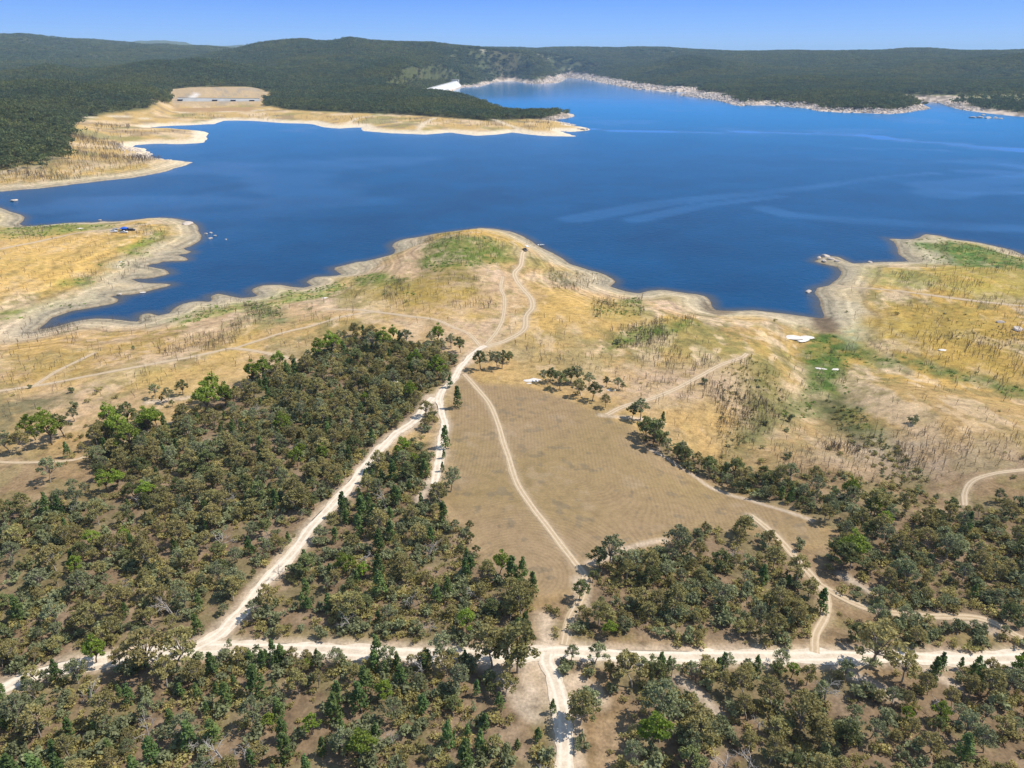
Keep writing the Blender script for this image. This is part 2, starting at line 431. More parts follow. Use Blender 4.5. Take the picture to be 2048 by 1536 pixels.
# inland soil towards the woods
inl = sstep(70, 150, D) * (1 - kf)
col = mixc(col, (0.34, 0.235, 0.135), inl * .5)

GREEN = (0.115, 0.145, 0.036)
GREENY = (0.16, 0.19, 0.045)
PAINT = [  # polygon, colour, amount, softness m, warp m
    ([(850, 505), (870, 480), (930, 472), (985, 478), (1015, 500), (1020, 520), (990, 525), (930, 540), (870, 545), (845, 530)], GREEN, .9, 7, 6),
    ([(700, 555), (760, 540), (820, 570), (830, 590), (780, 592), (730, 580)], GREEN, .75, 5, 6),
    ([(850, 545), (960, 545), (970, 600), (830, 610), (790, 590)], (.20, .16, .055), .7, 8, 8),
    ([(1220, 680), (1260, 655), (1330, 645), (1385, 640), (1405, 650), (1340, 668), (1260, 690), (1200, 700)], GREEN, .85, 4, 5),
    ([(1180, 605), (1280, 595), (1285, 630), (1190, 635)], (.13, .16, .05), .8, 5, 6),
    ([(1100, 540), (1200, 545), (1225, 560), (1180, 575), (1110, 570)], (.22, .19, .12), .55, 4, 5),
    ([(1615, 672), (1640, 660), (1690, 670), (1740, 705), (1700, 720), (1690, 745), (1700, 795), (1640, 790), (1610, 782), (1630, 745), (1610, 715)], (.085, .130, .032), 1, 4, 5),
    ([(1700, 700), (1850, 720), (2048, 770), (2200, 820), (2048, 800), (1850, 745), (1720, 725)], (.13, .15, .05), .8, 4, 5),
    ([(1600, 780), (1720, 800), (1720, 820), (1560, 830)], (.16, .17, .07), .8, 4, 5),
    ([(1625, 785), (1700, 790), (1725, 830), (1780, 900), (1850, 960), (1835, 1000), (1790, 960), (1700, 880), (1640, 820)], (.085, .085, .038), .95, 5, 6),
    ([(1530, 800), (1640, 800), (1560, 860), (1490, 910), (1440, 950), (1460, 880)], (.15, .14, .065), .85, 5, 6),
    ([(1690, 810), (1720, 810), (1780, 880), (1850, 940), (1820, 960), (1740, 890)], (.13, .14, .045), .9, 4, 5),
    ([(1560, 950), (1750, 960), (1870, 980), (1860, 1020), (1760, 1010)], (.17, .13, .075), .8, 5, 6),
    ([(1480, 720), (1540, 720), (1570, 770), (1580, 840), (1520, 850), (1480, 790)], (.17, .15, .06), .7, 5, 6),
    ([(1810, 485), (1860, 475), (1960, 490), (2048, 520), (2100, 540), (1960, 535), (1850, 525)], (.09, .15, .04), .9, 8, 8),
    ([(1720, 540), (1850, 540), (1900, 580), (1800, 578), (1730, 560)], (.27, .25, .09), .6, 7, 8),
    ([(1850, 530), (2048, 540), (2100, 600), (1900, 585)], (.30, .24, .07), .7, 9, 8),
    ([(1780, 610), (1900, 600), (2048, 640), (2048, 760), (1850, 720), (1740, 680), (1720, 640)], (.33, .23, .07), .7, 9, 9),
    ([(1650, 600), (1720, 600), (1740, 680), (1700, 700), (1660, 640)], (.29, .28, .17), .7, 6, 5),
    ([(340, 640), (420, 608), (500, 600), (560, 578), (620, 580), (680, 562), (700, 575), (620, 600), (520, 615), (420, 635), (350, 660)], (.20, .22, .07), .7, 5, 6),
    ([(490, 610), (560, 605), (570, 650), (500, 650)], (.15, .16, .07), .7, 5, 5),
    ([(100, 445), (200, 448), (240, 452), (150, 465), (0, 480), (-80, 480), (-60, 460)], (.20, .21, .06), .8, 7, 7),
    ([(245, 500), (290, 475), (330, 460), (320, 490), (290, 510), (250, 515)], (.19, .22, .05), .8, 6, 6),
    ([(120, 560), (200, 555), (180, 572), (120, 572)], (.17, .19, .05), .8, 5, 6),
    ([(190, 525), (280, 520), (285, 535), (200, 535)], (.17, .18, .07), .8, 5, 6),
    ([(0, 620), (100, 612), (200, 590), (210, 598), (120, 625), (0, 645), (-80, 645)], (.18, .19, .06), .8, 5, 6),
    ([(-60, 780), (60, 790), (130, 790), (60, 860), (-60, 880)], (.16, .135, .075), .8, 7, 7),
    ([(0, 690), (280, 650), (420, 690), (180, 750), (0, 770)], (.36, .235, .085), .55, 12, 10),
    ([(0, 470), (200, 470), (240, 480), (200, 540), (0, 600), (-80, 600)], (.50, .33, .13), .65, 14, 12),
    ([(700, 580), (860, 560), (1000, 600), (960, 640), (760, 630)], (.40, .27, .09), .45, 10, 10),
    ([(1060, 560), (1200, 590), (1300, 640), (1230, 660), (1120, 660), (1060, 620)], (.45, .30, .12), .55, 10, 9),
    ([(1240, 740), (1480, 720), (1440, 800), (1300, 830), (1200, 790)], (.40, .29, .20), .6, 10, 9),
    ([(1600, 920), (1740, 860), (1900, 880), (2048, 900), (2100, 960), (1900, 960), (1750, 960)], (.40, .31, .23), .6, 10, 9),
]
for pts, c, amt, soft, warp in PAINT:
    m = spoly(pts, soft, warp, 18)
    if c[1] > c[0]:
        m = m * (.72 + .28 * sstep(.38, .55, fbm(X, Y, 5, 331, 4)))
    col = mixc(col, c, m * np.clip(amt * (0.98 + 0.9 * (n3 - .5) * 2), 0, 1))

# woods litter, paddock
lit = fbm(X, Y, 9, 71, 4)
base = np.zeros(X.shape + (3,)) + np.array((0.20, 0.138, 0.082))
base = mixc(base, (0.30, 0.215, 0.14), sstep(.55, .70, lit) * .6)
base = mixc(base, (0.17, 0.145, 0.065), sstep(.5, .65, fbm(X, Y, 6, 75, 3)) * .6)
south = sstep(215, 170, Y) * (1 - fieldm)
wm = np.maximum(woodm, south * .85)[..., None]
col = col * (1 - wm) + base * wm
fcol = np.zeros(X.shape + (3,)) + np.array((0.285, 0.196, 0.103))
fcol = mixc(fcol, (0.255, 0.185, 0.080), sstep(.45, .70, fbm(X, Y, 45, 81, 4)) * .5)
fcol = mixc(fcol, (0.30, 0.21, 0.12), sstep(.5, .7, fbm(X, Y, 22, 85, 4)) * .6)
fcol = mixc(fcol, (0.35, 0.26, 0.165), sstep(.66, .78, fbm(X, Y, 7, 89, 4)) * .35)
fcol = mixc(fcol, (0.17, 0.135, 0.09), sstep(.66, .74, fbm(X, Y, 3, 93, 3)) * .5)
col = col * (1 - fieldm[..., None]) + fcol * fieldm[..., None]
PALE = (0.50, 0.40, 0.30)
for wd, pts in BREAKS:
    col = mixc(col, PALE, sline(pts, wd * .5, wd * .45, 2.0) * (.45 + .5 * n3))
for nm, wd, pts in ROADS:
    col = mixc(col, (0.46, 0.365, 0.27), sline(pts, wd * .5 + .9, 1.3, 1.0) * .75)
for nm, wd, am, pts in TRACKS:
    col = mixc(col, (0.42, 0.32, 0.215), sline(pts, wd * .5 + .4, .9, .6) * .55 * am)
# bathtub band along the water
band = (1 - sstep(9, 29, D + (n2 - .5) * 26)) * (D > -3) * (1 - kf)
col = mixc(col, (0.43, 0.36, 0.255), band * .8)
col = mixc(col, (0.27, 0.24, 0.185), (1 - sstep(3, 12, D + (n3 - .5) * 6)) * (1 - kf) * .55)
col = mixc(col, (0.20, 0.155, 0.105), (1 - sstep(0.2, 2.6, D)) * (1 - kf) * .8)
mud = spoly([(1628, 632), (1660, 632), (1680, 650), (1672, 668), (1640, 668), (1625, 650)], 3, 2)
col = mixc(col, (0.13, 0.095, 0.065), mud * .9)
mud = spoly([(1410, 600), (1440, 618), (1470, 624), (1430, 632), (1405, 620)], 2.5, 2)
col = mixc(col, (0.17, 0.13, 0.09), mud * .8)

# far country
BARE = [[(-160, 400), (-160, 352), (0, 345), (60, 338), (118, 325), (135, 300), (125, 285), (140, 262), (160, 240), (200, 226), (290, 218), (330, 205), (345, 190), (330, 178), (420, 171), (490, 172), (540, 185), (548, 196), (512, 203),
         (514, 214), (600, 222), (700, 226), (800, 229), (900, 236), (980, 242), (1040, 238), (1200, 240), (1200, 300), (600, 300), (400, 400)]]
GR = [(1820, 190), (1890, 190), (2048, 188), (2200, 190), (2200, 215), (2048, 213), (1960, 207), (1880, 207)]
baref = spoly(BARE[0], 14, 10, 60)
baref = np.maximum(baref * (1 - inaz * sstep(2480, 2560, RG)), sstep(.35, .65, inaz) * sstep(1940, 1990, RG) * (1 - sstep(2480, 2510, RG)))
green2 = spoly(GR, 20, 10, 60)
treem = kf * (1 - np.maximum(baref, 0)) * sstep(8, 40, D)
treem = treem * (1 - green2 * .75) * sstep(60, 75, dmx) * (1 - sstep(2300, 2600, RG) * sstep(R(1.0), R(3.0), AG) * (1 - sstep(40, 75, D + (fbm(X, Y, 50, 121, 3) - .5) * 50)))
fc = np.zeros(X.shape + (3,)) + np.array((0.085, 0.092, 0.042))
fc = mixc(fc, (0.10, 0.085, 0.045), sstep(.5, .65, fbm(X, Y, 260, 101, 4)) * .7)
fc = mixc(fc, (0.40, 0.36, 0.27), sstep(.74, .80, fbm(X, Y, 170, 105, 4)) * .7 * (RG > 3300))
fc = mixc(fc, (0.27, 0.25, 0.13), green2)
shore = (np.zeros(X.shape + (3,)) + np.array((0.45, 0.31, 0.135)))
shore = mixc(shore, (0.58, 0.44, 0.29), sstep(.5, .66, fbm(X, Y, 40, 111, 4)) * .7)
shore = mixc(shore, (0.20, 0.19, 0.07), sstep(.58, .7, fbm(X, Y, 70, 115, 4)) * .7)
shore = mixc(shore, (0.17, 0.13, 0.10), sstep(.56, .66, fbm(X, Y, 30, 119, 3)) * .5)
shore = mixc(shore, (0.68, 0.58, 0.44), (1 - sstep(14, 30, D)) * .85)
fc = fc * (1 - baref[..., None]) + shore * baref[..., None]
wideb = sstep(2200, 2600, RG) * sstep(R(1.0), R(3.0), AG)
rockb = (1 - sstep(25 + 30 * wideb, 45 + 35 * wideb, D + (fbm(X, Y, 50, 121, 3) - .5) * 50)) * (1 - baref)
chan = sline([(1380, 186), (1440, 178), (1524, 167)], 26, 10)
treem = treem * (1 - chan)
rockb = np.maximum(rockb, chan * .8)
rc = mixc(np.zeros(X.shape + (3,)) + np.array((0.55, 0.45, 0.36)), (0.14, 0.115, 0.09), sstep(.5, .62, fbm(X, Y, 26, 125, 3)) * .8)
fc = fc * (1 - rockb[..., None]) + rc * rockb[..., None]
# earthworks round the spillway
CUT = [(338, 184), (352, 178), (400, 174), (450, 173), (505, 174), (535, 184), (545, 191), (512, 196), (512, 203), (430, 203), (350, 199)]
cutm = sstep(.2, .8, inaz) * sstep(2070, 2100, RG) * (1 - sstep(2480, 2510, RG))
fc = mixc(fc, (0.42, 0.31, 0.19), cutm)
fc = mixc(fc, (0.28, 0.24, 0.19), cutm * sstep(.5, .62, fbm(X, Y * .35, 22, 131, 4)) * .7)
for pts, c in (([(345, 214), (515, 214), (505, 223), (350, 223)], (.36, .235, .12)), ([(420, 195), (510, 194), (510, 200), (400, 200)], (.42, .30, .16)), ([(375, 196), (392, 190), (398, 192), (384, 198)], (.66, .62, .58))):
    fc = mixc(fc, c, spoly(pts, 10, 3, 40))
for pts in ([(-20, 345), (0, 345)], [(330, 219), (400, 223), (500, 223), (540, 218)], [(690, 253), (715, 236), (760, 230)], [(835, 262), (850, 245), (870, 236)], [(985, 238), (1015, 250), (1060, 262)], [(150, 235), (240, 232), (300, 238)]):
    fc = mixc(fc, (0.62, 0.52, 0.38), sline(pts, 5, 5) * .8)
col = col * (1 - kf[..., None]) + fc * kf[..., None]
lum = col.mean(-1, keepdims=True)
bst = (1 - woodm)[..., None] * (1 - fieldm)[..., None]
col = col * (1 - bst) + (lum + (col - lum) * 1.12) * 1.06 * bst
col = np.clip(col, 0.01, 0.9)

# rings by height and furrows by position (drawn in the shader)
ring = np.clip((1 - sstep(22, 75, D)) * (1 - kf) * (1 - fieldm) * (1 - woodm) + 0.35 * (1 - kf) * sstep(1.0, .3, woodm) * (1 - fieldm), 0, 1)
cx, cy = W([(1010, 1150)])[0]
ph1 = X + 5.0 * np.sin(Y / 42.0) + 6 * (fbm(X, Y, 70, 141, 2) - .5)
ph2 = np.hypot(X - cx - 4, (Y - cy) * 1.0)
wb = sstep(48, 26, ph2)
phase = ph1 * (1 - wb) + ph2 * wb
cx2, cy2 = W([(1660, 1060)])[0]
ph3 = (Y - cy2) * .8 - (X - cx2) * .35
wc = sstep(70, 110, X) * (1 - wb)
phase = phase * (1 - wc) + ph3 * wc


def flat_mesh(name, verts, faces, quads=True):
    me = bpy.data.meshes.new(name)
    n = 4 if quads else 3
    verts = np.asarray(verts, np.float32); faces = np.asarray(faces, np.int32)
    me.vertices.add(len(verts)); me.vertices.foreach_set('co', verts.ravel())
    me.loops.add(len(faces) * n); me.loops.foreach_set('vertex_index', faces.ravel())
    me.polygons.add(len(faces)); me.polygons.foreach_set('loop_start', np.arange(len(faces), dtype=np.int32) * n)
    me.polygons.foreach_set('loop_total', np.full(len(faces), n, np.int32))
    me.update(calc_edges=True)
    return me


def link(name, me, mat=None, parent=None, **props):
    o = bpy.data.objects.new(name, me)
    COL.objects.link(o)
    if mat is not None and not me.materials:
        me.materials.append(mat)
    if parent is not None:
        o.parent = parent
    for k, v in props.items():
        o[k] = v
    return o


# ------------------------------------------------------------------ node helpers and materials
def newmat(name, rough=0.9, spec=0.2):
    m = bpy.data.materials.new(name)
    m.use_nodes = True
    b = m.node_tree.nodes['Principled BSDF']
    b.inputs['Roughness'].default_value = rough
    b.inputs['Specular IOR Level'].default_value = spec
    return m, m.node_tree, b


def nd(nt, t, **kw):
    n = nt.nodes.new(t)
    for k, v in kw.items():
        if k in n.inputs.keys():
            n.inputs[k].default_value = v
        else:
            setattr(n, k, v)
    return n


def mathn(nt, op, a, b=None, c=None):
    n = nt.nodes.new('ShaderNodeMath'); n.operation = op
    for i, v in enumerate((a, b, c)):
        if v is None:
            continue
        if isinstance(v, (int, float)):
            n.inputs[i].default_value = v
        else:
            nt.links.new(v, n.inputs[i])
    return n.outputs[0]


def noise(nt, scale, detail=4, rough=.55, vec=None):
    n = nt.nodes.new('ShaderNodeTexNoise')
    n.inputs['Scale'].default_value = scale
    n.inputs['Detail'].default_value = detail
    n.inputs['Roughness'].default_value = rough
    if vec is not None:
        nt.links.new(vec, n.inputs['Vector'])
    return n


def mixrgb(nt, mode, fac, a, b):
    n = nt.nodes.new('ShaderNodeMix'); n.data_type = 'RGBA'; n.blend_type = mode
    for i, v in ((0, fac), (6, a), (7, b)):
        if isinstance(v, (int, float)):
            n.inputs[i].default_value = v
        elif isinstance(v, tuple):
            n.inputs[i].default_value = v if len(v) == 4 else v + (1,)
        else:
            nt.links.new(v, n.inputs[i])
    return n.outputs[2]


def ramp(nt, fac, stops):
    n = nt.nodes.new('ShaderNodeValToRGB')
    while len(n.color_ramp.elements) < len(stops):
        n.color_ramp.elements.new(0.5)
    for e, (p, c) in zip(n.color_ramp.elements, stops):
        e.position = p
        e.color = (c, c, c, 1) if isinstance(c, (int, float)) else c + (1,)
    nt.links.new(fac, n.inputs[0])
    return n.outputs[0]


def simple(name, color, rough=.8, var=.15, scale=2.0, metal=0, spec=.2):
    m, nt, b = newmat(name, rough, spec)
    tc = nt.nodes.new('ShaderNodeTexCoord')
    n = noise(nt, scale, 4, .6, tc.outputs['Object'])
    f = ramp(nt, n.outputs['Fac'], [(.3, 1 - var), (.7, 1 + var)])
    c = mixrgb(nt, 'MULTIPLY', 1.0, color, f)
    nt.links.new(c, b.inputs['Base Color'])
    b.inputs['Metallic'].default_value = metal
    return m


# terrain material
m_ground, nt, b = newmat('ground_cover', .95, .1)
at = nd(nt, 'ShaderNodeAttribute', attribute_name='soil')
ax = nd(nt, 'ShaderNodeAttribute', attribute_name='marks')
ph = nd(nt, 'ShaderNodeAttribute', attribute_name='rows')
sep = nt.nodes.new('ShaderNodeSeparateColor'); nt.links.new(ax.outputs['Color'], sep.inputs[0])
geo = nt.nodes.new('ShaderNodeNewGeometry')
na = noise(nt, 0.35, 5, .65, geo.outputs['Position'])
nb = noise(nt, 1.6, 3, .6, geo.outputs['Position'])
d1 = ramp(nt, na.outputs['Fac'], [(.28, .58), (.48, 1.0), (.72, 1.30)])
d2 = ramp(nt, nb.outputs['Fac'], [(.3, .74), (.7, 1.20)])
dd = mixrgb(nt, 'MULTIPLY', 1.0, d1, d2)
c = mixrgb(nt, 'MULTIPLY', mathn(nt, 'MULTIPLY_ADD', sep.outputs[1], -.55, 1.0), at.outputs['Color'], dd)
# old water lines: thin level benches
sx = nt.nodes.new('ShaderNodeSeparateXYZ'); nt.links.new(geo.outputs['Position'], sx.inputs[0])
nw = noise(nt, 0.03, 2, .5, geo.outputs['Position'])
zz = mathn(nt, 'ADD', mathn(nt, 'MULTIPLY', sx.outputs[2], 7.5), mathn(nt, 'MULTIPLY', nw.outputs['Fac'], 9.0))
w1 = mathn(nt, 'SINE', zz)
w2 = mathn(nt, 'SINE', mathn(nt, 'MULTIPLY', zz, 0.37))
ww = mathn(nt, 'ADD', mathn(nt, 'MULTIPLY', w1, .6), mathn(nt, 'MULTIPLY', w2, .6))
rg = ramp(nt, mathn(nt, 'MULTIPLY_ADD', ww, .4, .5), [(.12, .74), (.3, .95), (.7, 1.02), (.92, 1.22)])
c = mixrgb(nt, 'MULTIPLY', sep.outputs[0], c, rg)
# ploughed rows
nr_ = noise(nt, 0.12, 3, .6, geo.outputs['Position'])
ps = mathn(nt, 'ADD', mathn(nt, 'MULTIPLY', ph.outputs['Fac'], 5.6), mathn(nt, 'MULTIPLY', na.outputs['Fac'], 1.6))
fr = mathn(nt, 'SINE', ps)
fa = mathn(nt, 'MULTIPLY', sep.outputs[1], ramp(nt, nr_.outputs['Fac'], [(.35, .35), (.6, 1.0)]))
frc = ramp(nt, mathn(nt, 'MULTIPLY_ADD', fr, .5, .5), [(.05, .925), (.4, 1.0), (.95, 1.05)])
c = mixrgb(nt, 'MULTIPLY', fa, c, frc)
nt.links.new(c, b.inputs['Base Color'])
bp = nt.nodes.new('ShaderNodeBump'); bp.inputs['Strength'].default_value = .5; bp.inputs['Distance'].default_value = .35
nt.links.new(na.outputs['Fac'], bp.inputs['Height']); nt.links.new(bp.outputs[0], b.inputs['Normal'])

idx = (np.arange(NR - 1)[:, None] * NA + np.arange(NA - 1)[None, :]).ravel()
faces = np.stack([idx, idx + 1, idx + 1 + NA, idx + NA], 1)[:, ::-1]
me = flat_mesh('ground', np.stack([X, Y, Z], -1).reshape(-1, 3), faces)
a = me.attributes.new('soil', 'FLOAT_COLOR', 'POINT')
a.data.foreach_set('color', np.concatenate([col.reshape(-1, 3), np.ones((X.size, 1))], 1).astype(np.float32).ravel())
a = me.attributes.new('marks', 'FLOAT_COLOR', 'POINT')
a.data.foreach_set('color', np.stack([ring.ravel(), fieldm.ravel(), kf.ravel(), np.ones(X.size)], 1).astype(np.float32).ravel())
a = me.attributes.new('rows', 'FLOAT', 'POINT')
a.data.foreach_set('value', phase.astype(np.float32).ravel())
me.polygons.foreach_set('use_smooth', np.ones(len(faces), bool))
g = link('ground', me, m_ground, kind='structure', label='dry golden foreshore, ploughed paddock and wooded hills round the lake')

# ------------------------------------------------------------------ water
m_water, nt, b = newmat('lake_water', .2, .32)
geo = nt.nodes.new('ShaderNodeNewGeometry')
aw = nd(nt, 'ShaderNodeAttribute', attribute_name='slick')
sepw = nt.nodes.new('ShaderNodeSeparateColor'); nt.links.new(aw.outputs['Color'], sepw.inputs[0])
wn = noise(nt, .22, 5, .62, geo.outputs['Position'])
wn2 = noise(nt, .012, 4, .6, geo.outputs['Position'])
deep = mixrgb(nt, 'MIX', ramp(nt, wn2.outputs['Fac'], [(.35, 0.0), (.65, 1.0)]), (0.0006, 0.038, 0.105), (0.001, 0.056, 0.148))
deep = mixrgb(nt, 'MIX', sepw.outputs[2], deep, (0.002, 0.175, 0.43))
deep = mixrgb(nt, 'MIX', mathn(nt, 'MULTIPLY', sepw.outputs[0], mathn(nt, 'MULTIPLY_ADD', sepw.outputs[2], -.34, .34)), deep, (0.03, 0.20, 0.42))  # slicks: pale sky sheen painted into the base colour, besides the smoother surface
shal = mixrgb(nt, 'MIX', sepw.outputs[1], deep, (0.085, 0.075, 0.05))
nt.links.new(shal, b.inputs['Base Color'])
b.inputs['IOR'].default_value = 1.33
b.inputs['Specular Tint'].default_value = (0.05, 0.50, 1.0, 1)
calm = mathn(nt, 'SUBTRACT', 1.0, sepw.outputs[0])
nt.links.new(mathn(nt, 'MULTIPLY_ADD', calm, .20, .06), b.inputs['Roughness'])
nt.links.new(mathn(nt, 'MULTIPLY_ADD', sepw.outputs[0], .7, .30), b.inputs['Specular IOR Level'])
bp = nt.nodes.new('ShaderNodeBump'); bp.inputs['Distance'].default_value = 1.4
nt.links.new(mathn(nt, 'MULTIPLY_ADD', calm, .5, .02), bp.inputs['Strength'])
nt.links.new(wn.outputs['Fac'], bp.inputs['Height']); nt.links.new(bp.outputs[0], b.inputs['Normal'])
wa = np.linspace(R(-73), R(73), 860)
wr = RR[(RR > 230) & (RR < 5200)][::2]
WA, WR = np.meshgrid(wa, wr)
WX, WY = WR * np.sin(WA), WR * np.cos(WA)
dW = bil(D, AZ, RR, WA.ravel(), WR.ravel()).reshape(WA.shape)


def wline(pts, w0, w1):
    P = np.stack(plane([p[0] for p in pts], [p[1] for p in pts]), 1)
    best = np.zeros_like(WX)
    n = len(P) - 1
    for i in range(n):
        w = w0 + (w1 - w0) * i / n
        x0, y0 = P[i:i + 2].min(0) - w * 2; x1, y1 = P[i:i + 2].max(0) + w * 2
        m = (WX > x0) & (WX < x1) & (WY > y0) & (WY < y1)
        if m.any():
            best[m] = np.maximum(best[m], 1 - sstep(w * .45, w, seg_dist(WX[m], WY[m], P[i:i + 2])))
    return best


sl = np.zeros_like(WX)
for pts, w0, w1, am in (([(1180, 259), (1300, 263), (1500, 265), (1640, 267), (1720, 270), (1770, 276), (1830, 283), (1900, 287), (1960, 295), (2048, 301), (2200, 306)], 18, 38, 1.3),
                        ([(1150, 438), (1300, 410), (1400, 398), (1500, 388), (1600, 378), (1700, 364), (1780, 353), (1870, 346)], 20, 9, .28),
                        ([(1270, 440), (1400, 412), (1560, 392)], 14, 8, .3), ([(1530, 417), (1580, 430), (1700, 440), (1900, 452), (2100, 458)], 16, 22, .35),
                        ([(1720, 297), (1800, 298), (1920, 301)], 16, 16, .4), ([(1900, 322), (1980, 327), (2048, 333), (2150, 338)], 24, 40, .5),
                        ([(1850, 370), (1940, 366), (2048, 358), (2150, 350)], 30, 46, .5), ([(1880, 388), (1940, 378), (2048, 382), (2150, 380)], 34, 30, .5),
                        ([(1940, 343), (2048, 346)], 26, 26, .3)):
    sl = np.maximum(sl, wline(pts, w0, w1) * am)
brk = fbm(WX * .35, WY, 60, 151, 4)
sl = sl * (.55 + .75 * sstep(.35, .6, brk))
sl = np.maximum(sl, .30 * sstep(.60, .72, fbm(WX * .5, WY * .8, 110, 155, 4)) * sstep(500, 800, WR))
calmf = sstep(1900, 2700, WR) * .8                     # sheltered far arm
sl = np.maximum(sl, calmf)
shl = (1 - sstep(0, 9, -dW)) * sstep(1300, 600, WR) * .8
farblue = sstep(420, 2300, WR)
widx = (np.arange(len(wr) - 1)[:, None] * len(wa) + np.arange(len(wa) - 1)[None, :]).ravel()
wf = np.stack([widx, widx + 1, widx + 1 + len(wa), widx + len(wa)], 1)[:, ::-1]
keep = (dW.ravel()[wf].min(1) < 25)
wf = wf[keep]
used, inv = np.unique(wf, return_inverse=True)
me = flat_mesh('water', np.stack([WX, WY, np.zeros_like(WX)], -1).reshape(-1, 3)[used], inv.reshape(-1, 4))
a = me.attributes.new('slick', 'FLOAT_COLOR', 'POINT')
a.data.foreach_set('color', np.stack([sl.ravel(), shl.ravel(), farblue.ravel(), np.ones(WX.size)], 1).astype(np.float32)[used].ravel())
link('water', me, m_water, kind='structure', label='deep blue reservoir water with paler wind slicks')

# ------------------------------------------------------------------ roads and tracks (draped strips)
def road_mat(name, ca, cb, cr, rut):
    m, nt, b = newmat(name, .95, .1)
    uv = nt.nodes.new('ShaderNodeUVMap'); uv.uv_map = 'uv'
    s = nt.nodes.new('ShaderNodeSeparateXYZ'); nt.links.new(uv.outputs[0], s.inputs[0])
    geo = nt.nodes.new('ShaderNodeNewGeometry')
    n = noise(nt, .5, 5, .65, geo.outputs['Position'])
    n2 = noise(nt, 2.2, 3, .6, geo.outputs['Position'])
    c = mixrgb(nt, 'MIX', ramp(nt, n.outputs['Fac'], [(.35, 0.0), (.65, 1.0)]), ca, cb)
    u = mathn(nt, 'ADD', s.outputs[0], mathn(nt, 'MULTIPLY_ADD', n.outputs['Fac'], .10, -.05))
    v = mathn(nt, 'ABSOLUTE', mathn(nt, 'SUBTRACT', mathn(nt, 'ABSOLUTE', mathn(nt, 'SUBTRACT', u, .5)), .24))
    rt = ramp(nt, v, [(.03, rut), (.13, 0.0)])
    c = mixrgb(nt, 'MIX', rt, c, cr)
    c = mixrgb(nt, 'MULTIPLY', 1.0, c, ramp(nt, n2.outputs['Fac'], [(.3, .9), (.7, 1.08)]))
    nt.links.new(c, b.inputs['Base Color'])
    return m


m_road = road_mat('white_gravel', (.55, .44, .325), (.70, .595, .465), (.78, .68, .55), .7)
m_track = road_mat('dirt_track', (.41, .30, .18), (.49, .37, .24), (.60, .475, .33), .85)


def smooth_line(P, step):
    P = np.asarray(P, float)
    out = []
    Q = np.vstack([2 * P[0] - P[1], P, 2 * P[-1] - P[-2]])
    for i in range(1, len(Q) - 2):
        p0, p1, p2, p3 = Q[i - 1:i + 3]
        n = max(2, int(np.hypot(*(p2 - p1)) / step))
        for t in np.arange(n) / n:
            out.append(.5 * ((2 * p1) + (-p0 + p2) * t + (2 * p0 - 5 * p1 + 4 * p2 - p3) * t * t + (-p0 + 3 * p1 - 3 * p2 + p3) * t ** 3))
    out.append(P[-1])
    return np.array(out)


def strip(name, pts, wid, mat, lift, label, ragged=.5):
    C = smooth_line(W(pts), 1.2)
    T = np.gradient(C, axis=0); T /= np.linalg.norm(T, axis=1)[:, None] + 1e-9
    N = np.stack([-T[:, 1], T[:, 0]], 1)
    s = np.cumsum(np.r_[0, np.hypot(*np.diff(C, axis=0).T)])
    K = 9
    vs_, uvs = [], []
    for j in range(K):
        u = j / (K - 1)
        off = (u - .5) * wid
        if j in (0, K - 1):
            off = off + ragged * wid * .5 * ((fbm(s, s * 0 + j * 31, 4.5, 161 + j, 5, .7)) * 2.6 - 1.5)
        q = C + N * (off[:, None] if np.ndim(off) else off)
        z = HZ(q[:, 0], q[:, 1]) + lift + (0.02 if 0 < j < K - 1 else -0.0)
        vs_.append(np.stack([q[:, 0], q[:, 1], z], 1)); uvs.append(np.stack([np.full(len(C), u), s / 10], 1))
    V = np.stack(vs_, 1).reshape(-1, 3); UV = np.stack(uvs, 1).reshape(-1, 2)
    i = (np.arange(len(C) - 1)[:, None] * K + np.arange(K - 1)[None, :]).ravel()
    f = np.stack([i, i + 1, i + 1 + K, i + K], 1)[:, ::-1]
    me = flat_mesh(name, V, f)
    uvl = me.uv_layers.new(name='uv')
    uvl.data.foreach_set('uv', UV[f.ravel()].astype(np.float32).ravel())
    return link(name, me, mat, kind='structure', label=label)


for i, (nm, wd, pts) in enumerate(ROADS):
    strip(nm, pts, wd * (.85 if nm == 'diagonal_road' else .92), m_road, .05 + .012 * i, 'pale white gravel road with wheel ruts, the ' + nm.replace('_', ' '))
for i, (nm, wd, am, pts) in enumerate(TRACKS):
    if nm in ('west_track',) and am < .8 and wd < 2.5:
        pass
    strip(nm, pts, wd * .78, m_track, .03 + .003 * i, 'dusty two wheel dirt track, the ' + nm.replace('_', ' '), .3)
